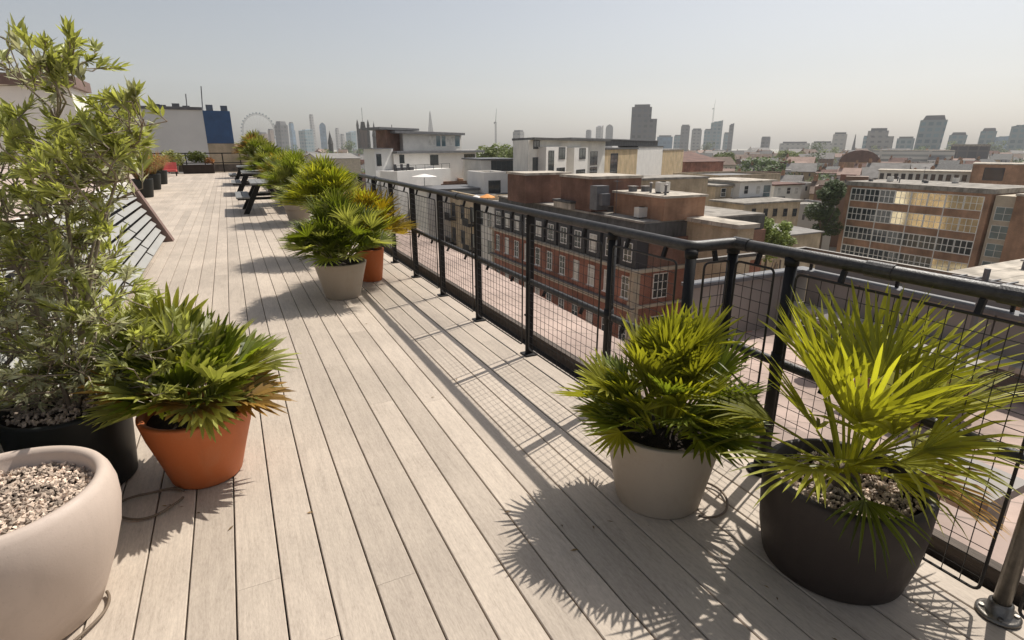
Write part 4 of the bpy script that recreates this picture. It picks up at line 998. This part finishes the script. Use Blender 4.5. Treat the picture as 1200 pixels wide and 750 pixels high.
gable('low grey-roofed shed left of the round green tree below the ochre houses', 868, 893, 278, 266, 66, 10, 'offwhite', 'greytile', 'x', 'shed', 'shed', chim=False)
gable('grey-roofed shed between the round green tree and the tall ivy-dark tree', 918, 962, 276, 263, 68, 11, 'stock', 'greytile', 'x', 'shed', 'shed', chim=False)

# ---- brick school with rows of windows
XS, ya, yb = 97.0, 42.0, 63.4
zt = -4.35
t, O = bld('school_building', 'long brown brick school with rows of white-framed windows, the upper right ones golden', 'school building', XS, XS+13, ya, yb, zt, M['brown'], M['felt2'], over=.25, rt=.7)
for i, (zc, hh) in enumerate(((-6.5,1.9),(-9.75,1.9),(-13.0,1.9),(-16.3,1.9))):
    n = 8
    for k in range(n):
        w_ = (yb-ya-1.6)/n; y1 = yb-.8-k*w_
        reflects = (i < 2 and k >= 3) or (i == 3 and k > 5)  # panes coloured gold to stand in for warm reflections
        win(t, O, 's', y1-w_+.12, y1-.12, zc-hh/2, zc+hh/2, XS, 3, 2, fm='frame2', gm='reflection_glass' if reflects else 'glass', bar=.15 if not reflects else .10)
for k in range(0, 9, 2):
    w_ = (yb-ya-1.6)/8; y1 = yb-.8-k*w_; part(t, O, 'downpipe', M['frame'], (XS-.10, y1-.06, -20, XS-.003, y1+.06, -5.6))
for a, b in ((ya, ya+.75), (yb-.7, yb)): part(t, O, 'corner_pier', M['brown'], (XS-.12, a, ZG, XS-.003, b, zt-.71))
x0 = XS+.0
t, O = bld('school_wing', 'blank brown brick wing at the right edge beside the school, with a glazed stair strip', 'school building', XS-1, XS+26, ya-24, ya-3.2, atX(1175, 226, XS-1).z, M['brown'], M['felt'], over=.1, rt=.3)
part(t, O, 'stair_wall', M['stone'], (XS+.4, ya-3.197, ZG, XS+10, ya-.26, -5.2))
for k in range(5): win(t, O, 's', ya-2.8, ya-.7, -19+k*2.6, -17.2+k*2.6, XS+.4, 2, 2, gm='tealglass')
t, O = facebld('brick_block', 'red-brown brick tower block with one big dark opening behind the school roof', 'building', 1141, 1225, 192, 135, 14, M['brown'], M['felt'], over=.2)
cx_ = O.x - 2.5; win(t, O, 'f', cx_-1.6, cx_+1.8, fzz(1170,214,O.y-7), fzz(1170,200,O.y-7), O.y-7, 1, 1, fm='dframe', bar=.2)
# ---- middle distance landmarks on the right
facebld('terraced_row', 'long white terraced row with a pink roof line directly behind the school', 'terraced houses', 1030, 1142, 200, 150, 9, M['offwhite'], M['felt'], nw=13, wz=(1.0,1.3), over=.4)
facebld('office_block', 'long low white office block on the skyline below the leaning glass tower', 'office building', 1022, 1116, 176, 420, 22, facade('white_band_front', (.62,.59,.54), (.22,.22,.21), 30, 3.3, .9), M['felt'], rt=.5)
facebld('office_block', 'dark grey-brown hall with white rounded roof right of the low white office block', 'office building', 1116, 1160, 169, 430, 22, facade('dark_hall_front', (.13,.12,.12), (.06,.06,.07), 6, 6, .5), M['felt'], rt=1.5)
c_ = pl(1007, 190, 330); th_ = math.atan2(c_.x, c_.y); O = V((c_.x, c_.y, ZG)); t = thing('barrel_roof_hall', 'wide hall with dark red barrel roof left of the white office block', 'hall', O, None, -th_)
n = 10; rr_ = 330*46/F*math.cos(th_-YAW)/2; hgt = 330*13/F; mb = MB()
mb.prism([(-rr_*math.cos(math.pi*k/n), c_.z-ZG+hgt*math.sin(math.pi*k/n)) for k in range(n+1)], 0, 26, 'y'); mb.build('roof', M['redtile'], t)
mb = MB(); mb.box(-rr_, .1, 0, rr_, 26, c_.z-ZG-.01); mb.build('wall', M['brown'], t); RES.append((c_.x-14, c_.x+26, c_.y-14, c_.y+26))
facebld('terraced_row', 'white terraced row with a line of dark square windows left of the school roof', 'terraced houses', 957, 1003, 203, 210, 9, M['white'], M['redtile'], nw=7, wz=(.8,1.3), over=.4)
gable('red-roofed long hall with pink roof slopes right of the ochre flats', 800, 848, 190, 178, 170, 30, 'redbrick', 'redtile', 'x', 'hall', 'hall')
gable('pink flat-topped long building with arched windows beyond the fan palms', 372, 422, 186, 180, 230, 40, 'stone', 'greytile', 'x', 'hall', 'hall', chim=False)
x0, x1, y0, z = fz(843, 915, 205.5, 120); bld('flat_roof_block', 'long grey flat roof cluttered with vents behind the ochre and blue-white houses', 'building', x0, x1, y0, y0+14, z, M['stock'], M['lead'], par=.5)

# ---- end-of-deck building (grey wall with blue glazed end)
x0, x1, y0, z = fz(170, 237, 127.5, 52); xm = fx(240, y0)
O = V((x0, y0, ZG)); t = thing('grey_building', 'big plain pale grey building with dark blue glazed right end, beyond the end fence', 'building', O)
x2 = atY(272, 150, y0).x; x1b = atY(243, 168, y0).x
part(t, O, 'wall', M['greyren'], (x0-8, y0, ZG, x1b, y0+12, z))
part(t, O, 'roof', M['lead'], (x0-8.1, y0-.1, z+.003, x1b, y0+12, z+.25))
mb = MB(); zb = fzz(256, 168, y0)
mb.box(x1b+.003, y0+.05, zb, x2, y0+12, z-.02); shift(mb, O).build('blue_wall', M['blueglass'], t)
part(t, O, 'wall', M['stock'], (x1b+.003, y0+.05, ZG, atY(318,175,y0).x, y0+9, zb-.02))
for (x, yy, hh) in ((219, 127, 17), (237, 127, 26)):
    mb = MB(); p = atY(x, yy, y0+2); q = atY(x-1.5, yy-hh, y0+2); mb.tube([(p.x,p.y,z),(q.x,q.y,q.z)], .05, 5); shift(mb, O).build('antenna', M['lead'], t)
for x in (183, 190, 206, 218, 245, 262):
    p = atY(x, 125, y0+3); mb = MB(); mb.box(p.x-.3, p.y, z+.01, p.x+.3, p.y+.6, z+rnd.uniform(.5,.8)); shift(mb, O).build('roof_vent', M['lead'], t)

# ------------------------------------------------------------------ vents, pipes and aerials on the nearer flat roofs
def clutter(x0, x1, y0, y1, z, n, seed, where, rot=None):
    rg = random.Random(seed)
    for i in range(n):
        x, y = rg.uniform(x0, x1), rg.uniform(y0, y1); k = rg.randrange(4)
        nm = ('roof_vent', 'condenser_unit', 'aerial', 'flue_pipe')[k]
        lab = (('small metal vent box on ', 'boxy grey condenser unit on ', 'thin aerial mast on ', 'short capped flue pipe on ')[k]) + where
        t = thing(nm, lab, ('vent', 'condenser', 'aerial', 'flue')[k], (x, y, z), 'roof fittings on ' + where); mb = MB(); m2 = MB()
        if k == 0:
            mb.box(-.25,-.25,0,.25,.25,.35); m2.box(-.33,-.33,.38,.33,.33,.44); mb.box(-.2,-.2,.35,.2,.2,.379); mb.build('base', M['lead'], t); m2.build('cap', M['clad'], t)
        elif k == 1:
            mb.box(-.5,-.3,.1,.5,.3,.85); m2.lathe([(.24,0),(.24,.03)], 16, (0,0,.853)); mb.build('casing', M['offwhite'], t); m2.build('fan_grille', M['black'], t)
            for sx in (-.45,.35):
                m3 = MB(); m3.box(sx,-.28,0,sx+.1,.28,.097); m3.build('foot', M['dframe'], t)
        elif k == 2:
            h = rg.uniform(1.4, 2.8); mb.tube([(0,0,0),(0,0,h)], .03, 5); mb.build('mast', M['lead'], t)
            for j in range(5): m2.box(-.35+.03*j, -.3+.14*j, h-.15, .35-.03*j, -.285+.14*j, h-.135)
            m2.box(-.012,-.32,h-.134,.012,.3,h-.12); m2.build('antenna', M['lead'], t)
        else:
            mb.tube([(0,0,0),(0,0,.7)], .09, 8); mb.build('pipe', M['lead'], t); m2.lathe([(.17,.72),(.17,.76),(.02,.85)], 10); m2.build('cowl', M['clad'], t)
clutter(29.2, 32.4, xa.y+.6, xa.y+5.6, xa.z, 5, 1, 'the rust-brown block')
clutter(27.8, 31, 34, 57, -3.9, 10, 2, 'the mansard roof')
clutter(98, 108, 43, 62, -4.35, 8, 3, 'the school roof')
clutter(29.5, 38, 6, 12.6, -4.0, 6, 4, 'the pale flat roof at right')
clutter(XB+5.5, 38.5, 27, 31, -3.6, 0, 5, 'the cream flat roof')
clutter(5.4, 7.6, .5, 5.5, -1.55, 3, 6, 'the sunken terrace')

# ------------------------------------------------------------------ skyline
FAC = {'teal': facade('teal_curtain_wall', (.20,.25,.27), (.075,.13,.155), 9, 8, 1.6, .3), 'dark': facade('dark_tower_front', (.12,.12,.125), (.05,.055,.065), 9, 8, 2.0),
       'grey': facade('grey_tower_front', (.28,.27,.26), (.10,.105,.11), 10, 8, 2.4), 'pale': facade('pale_tower_front', (.45,.43,.40), (.2,.2,.2), 9, 7, 2.5),
       'blue': facade('blue_tower_front', (.10,.18,.26), (.06,.12,.19), 9, 8, 1.4, .3), 'brown': facade('brown_tower_front', (.26,.20,.165), (.13,.11,.10), 9, 8, 3)}
TOWERS = []
def tower(label, short, xl, xr, yt, D, fac, shape='box', dep=None, rz=.15, name='office_tower', x2=None, y2=None):
    c = pl((xl+xr)/2, yt, D); cc = c + HD*0; th_ = math.atan2(c.x, c.y); wdt = D*(xr-xl)/F*math.cos(th_-YAW)*1.02; dp = dep or wdt*.8; h = c.z-ZG
    rot = -th_
    if th_ < R(36) and shape in ('box','step','slope','lean') and not dep:
        rot = R(38); d_ = rot + th_; k_ = abs(math.cos(d_)) + .8*abs(math.sin(d_)); wdt /= k_; dp /= k_
    t = thing(name, label, 'tower', (c.x + math.sin(th_)*dp/2, c.y + math.cos(th_)*dp/2, ZG), 'towers on the skyline', rot); mb = MB(); a = wdt/2; b = dp/2; rf = MB()
    # hand-made outline in local space: x across, z up
    if shape == 'box': mb.box(-a,-b,0,a,b,h-3); rf.box(-a*.8,-b*.8,h-3+.01,a*.8,b*.8,h)
    elif shape == 'lean':   # leaning, wider towards top
        sk_ = a*.22
        for (m_, z0_, z1_, k0, k1) in ((mb,0,h*.9,.92,1.0),(rf,h*.9+.05,h,.85,.7)):
            s0, s1 = sk_*(z0_/h), sk_*(z1_/h)
            m_.add([(-a*k0+s0,-b*k0,z0_),(a*k0+s0*.5,-b*k0,z0_),(a*k0+s0*.5,b*k0,z0_),(-a*k0+s0,b*k0,z0_),(-a*k1+s1,-b*k1,z1_),(a*k1+s1*.5,-b*k1,z1_),(a*k1+s1*.5,b*k1,z1_),(-a*k1+s1,b*k1,z1_)],
                   [(3,2,1,0),(4,5,6,7),(0,1,5,4),(1,2,6,5),(2,3,7,6),(3,0,4,7)])
    elif shape == 'slope':  # sloping top
        mb.prism([(-a,0),(a,0),(a,h),(-a,h*.93)], -b, b, 'y'); rf.box(-a*.5,-b*.5,h*.93,a*.3,b*.5,h*.97)
    elif shape == 'step':
        mb.box(-a,-b,0,a,b,h*.74); mb.box(-a,-b*.9,h*.74+.01,a*.55,b*.9,h-4); rf.box(-a*.8,-b*.7,h-4+.01,a*.4,b*.7,h)
    elif shape == 'spike':
        mb.prism([(-a,0),(a,0),(a*.12,h*.97),(-a*.12,h*.97)], -b*.3, b*.3, 'y'); rf.prism([(-a*.1,h*.97),(a*.1,h*.97),(a*.02,h),(-a*.05,h)], -b*.1, b*.1, 'y')
    elif shape == 'curve':
        n = 8; pts = [(a*math.cos(math.pi*k/n), h*.86+h*.14*math.sin(math.pi*k/n)) for k in range(n+1)]
        mb.prism([(-a,0),(a,0)] + pts, -b, b, 'y'); rf.box(-a*.2,-b*.2,h-.5,a*.2,b*.2,h+1)
    elif shape == 'round':
        mb.lathe([(a,0),(a,h*.9),(a*.93,h*.97)], 20); rf.lathe([(a*.9,h*.97+.01),(a*.9,h)], 20)
    mb.build('facade', FAC[fac] if isinstance(fac, str) else fac, t); rf.build('roof', M['lead'], t)
    TOWERS.append(((xl+xr)/2, short)); return t
tower('squat brown masonry tower beside the observation wheel', 'squat brown tower', 301, 313, 155, 1300, 'brown')
tower('narrow brown tower just left of the dark blocky tower', 'narrow brown tower', 313.5, 320, 151, 1350, 'brown')
tower('broad dark blocky tower right of the observation wheel', 'dark blocky tower', 320.5, 335.5, 142, 1250, 'dark', 'lean')
tower('small grey-blue tower behind the dark blocky tower', 'small grey-blue tower', 338, 344.5, 143, 1800, 'blue', 'step')
tower('low teal slab at the foot of the tall slim tower', 'low teal slab', 350, 366, 151, 1500, 'teal', 'slope')
tower('tallest slim tower of the left cluster', 'tallest slim tower', 362, 367.5, 134, 1900, 'grey', 'step')
tower('blue glass tower with curved top right of the slim tower', 'curved blue tower', 374, 381, 144, 1700, 'blue', 'curve')
tower('thin pale grey tower between the blue tower and gothic tower', 'thin pale tower', 392.5, 397.5, 150, 1900, 'grey', 'step')
tower('little grey tower with stepped top left of the teal slab by the gothic tower', 'little stepped tower', 398.5, 404, 157, 1700, 'grey', 'step')
tower('pale teal slab tower immediately left of the gothic stone tower', 'pale teal slab', 405.5, 417, 153.5, 1600, 'teal', 'slope')
tower('pointed glass spire tower rising behind the white stepped building', 'pointed glass spire', 498.5, 509, 130, 2400, 'grey', 'spike')
tower('grey office block right of the construction crane', 'grey office block', 601.5, 614, 152.5, 1200, 'grey')
tower('leftmost of three small towers above the white flats, flat topped', 'flat topped small tower', 687, 693, 152, 1900, 'dark')
tower('middle of three small towers above the white flats, with slanted top', 'slanted small tower', 699, 707, 146.5, 2000, 'grey', 'slope')
tower('rightmost of three small towers above the white flats, with rounded top', 'rounded small tower', 710.5, 718.5, 146, 2000, 'dark', 'curve')
tower('tall dark double-stepped tower, the largest on the skyline', 'tall stepped tower', 742, 770, 122, 950, 'dark', 'step')
tower('low dark blue-grey block right of the tall stepped tower', 'low blue-grey block', 771, 788, 158.5, 1300, 'blue')
tower('short grey-blue tower left of the riverside tower group', 'short grey-blue tower', 790.5, 799, 158, 1500, 'teal')
tower('dark flat-topped tower at the left of the riverside group', 'dark flat-topped tower', 798.8, 808.5, 146, 1450, 'dark')
tower('mid-height grey tower second in the riverside group', 'mid-height grey tower', 811.5, 822.5, 150.5, 1500, 'grey')
tower('teal tower shoulder just left of the craned tower', 'teal shoulder tower', 826, 834, 151, 1400, 'teal')
tower('tallest tower of the riverside group, with a crane on its roof', 'craned tower', 834.3, 847, 141, 1400, 'teal', 'slope')
tower('small slab between the craned tower and the slim dark tower', 'small slab', 848.8, 855, 155, 1500, 'teal')
tower('slim dark tower at the right of the riverside group', 'slim dark tower', 855.4, 860.5, 144, 1450, 'dark', 'slope')
tower('lone dark rounded tower in the gap right of the riverside group', 'lone dark tower', 893, 903, 160, 1300, 'dark', 'round')
tower('long low pale building with small dome, left of the square pale tower', 'long domed building', 915, 948, 166, 1100, 'pale', dep=40)
tower('long low pale slab touching the square pale tower', 'long pale slab', 952, 976, 165.5, 1150, 'pale', dep=40)
tower('square pale tower with flat top above the brown roofs', 'square pale tower', 977.5, 993, 155, 1000, 'pale')
tower('thin dark church-like spire right of the square pale tower', 'thin dark spire', 1000, 1006, 157, 900, 'dark', 'spike')
tower('broad grey office block with recessed top floors left of the leaning tower', 'broad grey block', 1019, 1048.5, 150, 950, 'grey', 'step')
tower('narrow tower hidden beside the broad grey block', 'narrow grey tower', 1012.5, 1018.5, 159, 1100, 'teal', 'round')
tower('low glass block with dark roof between broad grey block and leaning tower', 'low glass block', 1052.5, 1072, 160, 1000, 'teal')
tower('big leaning glass tower with crown, tallest on the right', 'leaning glass tower', 1078, 1109, 135, 850, 'teal', 'lean')
tower('trapezoid glass block right of the leaning tower', 'trapezoid glass block', 1112, 1133, 155, 1000, 'teal', 'lean')
tower('glass tower with angled side near the right edge', 'angled glass tower', 1149, 1168, 150, 950, 'teal', 'lean')
tower('faint blue block between the two glass towers at the right edge', 'faint blue block', 1167, 1186, 159, 1200, 'blue', 'slope')
tower('glass tower with slanted roof cut by the right edge', 'right edge tower', 1187, 1207, 145, 900, 'teal', 'slope')
# gothic stone tower with four pinnacles
c = pl(425.5, 151, 620); t = thing('gothic_tower', 'square gothic stone tower with four corner pinnacles and flag mast', 'tower', (c.x, c.y, ZG), None, -math.atan2(c.x, c.y))
h = c.z-ZG; a = 5.4
mb = MB(); mb.box(-a,-a,0,a,a,h); mb.build('shaft', facade('gothic_stone_front', (.135,.10,.08), (.06,.05,.045), 3.4, 12, 1.3), t)
for sx in (-1,1):
    for sy in (-1,1):
        mb = MB(); mb.lathe([(1.3,0),(1.3,h+3),(1.5,h+3.1),(.2,h+9)], 8, (sx*a,sy*a,0)); mb.build('pinnacle', M['slate'], t)
mb = MB(); mb.prism([(-a*.55,h),(a*.55,h),(a*.35,h+7),(-a*.35,h+7)], -a*.5, a*.5, 'y'); mb.build('lantern', M['slate'], t)
mb = MB(); mb.tube([(0,0,h+7),(0,0,h+21)], .25, 5); mb.build('flag_mast', M['lead'], t)
def spire(label, x, yt, D, r, name='church_spire', yb=None):
    c = pl(x, yt, D); h = c.z-ZG; t = thing(name, label, 'spire', (c.x,c.y,ZG)); mb = MB(); mb.lathe([(r,0),(r,h*.68),(r*1.2,h*.69),(.15,h*.97)], 8); mb.build('steeple', M['slate'], t)
    mb = MB(); mb.tube([(0,0,h*.96),(0,0,h)], .15, 4); mb.build('finial', M['lead'], t); return t
spire('thin black spire immediately right of the gothic tower', 437.6, 142, 560, 2.0)
spire('dark pointed clock-tower-like spire left of the gothic tower', 386, 153, 480, 2.0)
# observation wheel
c = pl(303, 153.5, 1500); t = thing('observation_wheel', 'huge pale spoked observation wheel, faint on the left skyline', 'observation wheel', (c.x, c.y, ZG), None, -YAW)
zc = c.z-ZG; rw = 1500*18/F
mb = MB(); n = 48
for rr_ in (rw, rw*.94): mb.tube([(rr_*math.cos(2*math.pi*k/n), 0, zc+rr_*math.sin(2*math.pi*k/n)) for k in range(n+1)], .55, 5, caps=False)
mb.build('rim', M['lead'], t); mb = MB()
for k in range(0, 24): mb.tube([(0,0,zc),(rw*.94*math.cos(2*math.pi*k/24),0,zc+rw*.94*math.sin(2*math.pi*k/24))], .12, 3, caps=False)
mb.build('spokes', M['lead'], t)
for k in range(32):
    mb = MB(); q = (rw+2.2); mb.lathe([(.3,-1.6),(1.6,-1),(1.9,0),(1.6,1),(.3,1.6)], 8, (q*math.cos(2*math.pi*k/32),0,zc+q*math.sin(2*math.pi*k/32))); mb.build('capsule', M['tealglass'], t)
mb = MB(); mb.tube([(-9,12,0),(0,2,zc)], 1.3, 6); mb.tube([(9,12,0),(0,2,zc)], 1.3, 6); mb.tube([(0,-2,zc),(0,3,zc)], 1.6, 8); mb.build('support', M['lead'], t)
def crane(label, x, yb, yt, D, jib):
    b = pl(x, yb, D); tp = pl(x, yt, D); h = tp.z-b.z; t = thing('tower_crane', label, 'crane', (b.x,b.y,b.z), 'cranes'); mb = MB(); s = .9
    for sx in (-s,s):
        for sy in (-s,s): mb.tube([(sx,sy,0),(sx,sy,h*.62)], .2, 4)
    n = 14
    for k in range(n):
        z0_, z1_ = h*.62*k/n, h*.62*(k+1)/n; mb.tube([(-s,-s,z0_),(s,-s,z1_)], .13, 3); mb.tube([(s,s,z0_),(-s,s,z1_)], .13, 3)
    mb.build('mast', M['lead'], t); mb = MB(); mb.tube([(0,0,h*.60),(jib*.12,0,h)], [.45,.2], 4); mb.tube([(0,0,h*.605),(-jib*.16,0,h*.615)], .4, 4); mb.build('jib', M['lead'], t)
    mb = MB(); mb.box(-jib*.2,-.8,h*.57,-jib*.13,.8,h*.60); mb.build('counterweight', M['dframe'], t)
crane('tall thin luffing crane left of the grey office block', 581, 168, 127, 900, 14)
crane('crane on the roof of the tallest riverside tower', 835, 144, 116, 1405, 22)

# ------------------------------------------------------------------ trees
def crown(mb, r, h, n, size, rng, lobes=9):
    for k in range(lobes):
        a = rng.random()*6.283; q = r*.6*math.sqrt(rng.random()); z = h*rng.uniform(.1,.9); s = r*rng.uniform(.32,.55)*(1.1-.45*abs(z/h-.4))
        leafball(mb, (q*math.cos(a), q*math.sin(a), z), s, n//lobes, size, rng, .85)
def tree(name, label, x, yt, yb, D, r, n, size, m, seed, z0=ZG, group=None):
    top = pl(x, yt, D); t = thing(name, label, 'tree', (top.x, top.y, z0), group); rg = random.Random(seed); h = top.z-z0
    ch = max(2.5, min(h*.72, (yb-yt)*D/F)); mb = MB(); crown(mb, r, ch, n, size, rg, 14); mb.v = [(p[0], p[1], p[2]+h-ch*.97) for p in mb.v]; mb.build('crown', m, t)
    mb = MB(); mb.tube([(0,0,0),(.1,0,h*.35),(0,.1,h*.75)], [.3,.22,.1], 7)
    for k in range(4):
        a = k*1.6; mb.tube([(0,0,h*.4),(r*.5*math.cos(a), r*.5*math.sin(a), h*.72)], [.12,.05], 5)
    mb.build('trunk', M['bark'], t, True); return t
tree('tree', 'bushy bright green tree among the sheds, left of the tall dark tree', 905, 258, 300, 56, 2.2, 3800, .17, M['tree'], 71)
tree('tree', 'tall dark ivy-covered tree at the left end of the school', 973, 212, 300, 98, 3.4, 7000, .26, M['tree2'], 72)
tree('tree', 'small green tree crown right of the bushy tree, beside the shed', 921, 270, 292, 60, 1.3, 1300, .16, M['tree'], 73)
for k, (x, yt, D, r, mt) in enumerate(((575,175,130,4.5,'tree'),(590,173.5,140,5,'tree'),(604,175,135,4.5,'tree'))):
    tree('tree', ['leftmost','middle','rightmost'][k] + ' of three green trees right of the stepped white building', x, yt, 196, D, r, 2200, .4, M[mt], 80+k, group='trees by the white building')
for k, (x, yt, D, r, lab) in enumerate(((888,189,260,9,'dark round tree in the rooftops below the lone dark tower'),(918,192,250,10,'wide dark green tree right of the round dark tree in the rooftops'),(926,176,420,9,'pale green tree in the rooftops below the long domed building'),(848,182,300,7,'olive tree in the rooftops behind the red-roofed hall'))):
    tree('tree', lab, x, yt, yt+14, D, r, 1500, .8, M['tree2' if k < 2 else 'tree'], 90+k)

# ------------------------------------------------------------------ rooftops out to the skyline
rg = random.Random(2024); houses = []
WALLS = [('brick', 'brown'), ('white', 'white'), ('ochre', 'ochre'), ('cream', 'offwhite'), ('grey', 'greyren'), ('red brick', 'redbrick')]
FW_ = {k: facade(k.replace(' ', '_')+'_house_front', c, (.05,.05,.055), 2.6, 3.1, 1.0) for k, c in (('brick',(.19,.11,.07)),('white',(.66,.63,.58)),('ochre',(.36,.26,.15)),('cream',(.52,.46,.37)),('grey',(.38,.37,.36)),('red brick',(.20,.08,.05)))}
ROOFS = [('red-tiled', 'redtile'), ('brown-tiled', 'browntile'), ('grey-tiled', 'greytile'), ('slate', 'slate'), ('pale flat', 'felt'), ('grey flat', 'felt2'), ('pink-tiled', 'pinktile')]
def free(x0, x1, y0, y1, m=1.0):
    for r in RES:
        if x0 < r[1]+m and x1 > r[0]-m and y0 < r[3]+m and y1 > r[2]-m: return False
    return True
tries = 0; NH = 290
while len(houses) < NH and tries < 30000:
    tries += 1
    D = 112*math.exp(rg.random()*2.1) 
    x = rg.uniform(800, 1200) if rg.random() < .72 else rg.uniform(320, 450) if rg.random() < .85 else rg.uniform(560, 640)
    if x < 640 and D < 200: continue
    sc_ = 1 + max(0, D-200)/700
    wd = rg.uniform(6, 17)*sc_; dp = rg.uniform(6, 10)*sc_
    p = pl(x, 180, D); x0, x1, y0, y1 = p.x-wd/2, p.x+wd/2, p.y, p.y+dp
    if not free(x0, x1, y0, y1, 1.5): continue
    wk, _ = rg.choice(WALLS); rk, rm = rg.choice(ROOFS + ROOFS[1:] + ROOFS[2:4])
    ze = ZG + rg.uniform(7.5, 12.5) + max(0, D-500)*.006*rg.random()
    houses.append((x, D, x0, x1, y0, y1, ze, wk, rk, rm, rg.random()))
    RES.append((x0, x1, y0, y1))
cnt = {}
ORD = ['', 'second ', 'third ', 'fourth ', 'fifth ', 'sixth ', 'seventh ', 'eighth ', 'ninth ', 'tenth ']
for (x, D, x0, x1, y0, y1, ze, wk, rk, rm, rv) in sorted(houses, key=lambda h_: h_[1]):
    short = min(TOWERS, key=lambda q: abs(q[0]-x))[1]
    key = (short, wk, rk); cnt[key] = cnt.get(key, 0) + 1; o_ = ORD[min(cnt[key]-1, 9)]
    lab = f"{o_ or 'nearest '}{wk} house with {rk} roof in the rooftops below the {short}".replace('nearest ', 'nearest ', 1)
    if 'flat' in rk:
        t, O = bld('house', lab, 'house', x0, x1, y0, y1, ze+.6, FW_[wk], M[rm], par=.5, group='rooftop houses', res=False)
        if rv < .6:
            a = (x0+x1)/2; b = (y0+y1)/2; part(t, O, 'roof_hut', FW_[wk], (a-(x1-x0)*.15, b-1.5, ze+.17, a+(x1-x0)*.12, b+1.5, ze+2.8))
    else:
        t, O = gable3(lab, x0, x1, y0, y1, ze, ze + min(y1-y0, x1-x0)*.33, FW_[wk], M[rm], 'x' if (x1-x0) > (y1-y0)*.8 else 'y', 'house', 'house', 'rooftop houses', True, False)
    t.rotation_euler = (0, 0, -math.atan2(O.x, O.y)*(1 if rv < .55 else .4) + (rv-.5)*.35)
# trees between the houses
protos = []
for k in range(4):
    mb = MB(); crown(mb, 1.0, 1.6, 700, .085, random.Random(300+k), 10); protos.append(mb)
tm = []
for k, mb in enumerate(protos):
    me = None; o = mb.build('crown', M['tree' if k % 2 else 'tree2']); tm.append(o.data); bpy.data.objects.remove(o)
tk = MB(); tk.tube([(0,0,-2.2),(0,0,.6)], [.12,.05], 6); o = tk.build('trunk', M['bark']); tkm = o.data; bpy.data.objects.remove(o)
nt_ = 0; tries = 0; tc_n = {}
while nt_ < 60 and tries < 5000:
    tries += 1
    D = 120*math.exp(rg.random()*2.1); x = rg.uniform(800, 1200) if rg.random() < .75 else rg.uniform(290, 450)
    if x < 500 and D < 220: continue
    p = pl(x, 180, D); r = rg.uniform(3, 5)*(1+max(0, D-150)/350)
    if not free(p.x-r*.5, p.x+r*.5, p.y-r*.5, p.y+r*.5, 0): continue
    short = min(TOWERS, key=lambda q: abs(q[0]-x))[1]; tc_n[short] = tc_n.get(short, 0)+1
    zb = -16.2 + r*.15
    t = thing('tree', f"{ORD[min(tc_n[short]-1,9)] or 'first '}green tree between the rooftops below the {short}", 'tree', (p.x, p.y, zb), 'trees in the rooftops')
    t.scale = (r, r, r*.9)
    k = rg.randrange(4)
    for nm, me in (('crown', tm[k]), ('trunk', tkm)):
        o = bpy.data.objects.new(nm, me); COL.objects.link(o); o.parent = t
    nt_ += 1; RES.append((p.x-r*.5, p.x+r*.5, p.y-r*.5, p.y+r*.5))

# ------------------------------------------------------------------ haze
hz = MB(); hz.box(-3300, -500, -21.6, 3300, 3400, 330)
hm = bpy.data.materials.new('haze'); hm.use_nodes = True; n_ = hm.node_tree; n_.nodes.remove(n_.nodes['Principled BSDF'])
pv = n_.nodes.new('ShaderNodeVolumePrincipled'); pv.inputs['Color'].default_value = (.97,.98,1,1); pv.inputs['Density'].default_value = .00013; pv.inputs['Anisotropy'].default_value = .2
n_.links.new(pv.outputs[0], n_.nodes['Material Output'].inputs['Volume'])
tag(hz.build('haze', hm), kind='stuff')
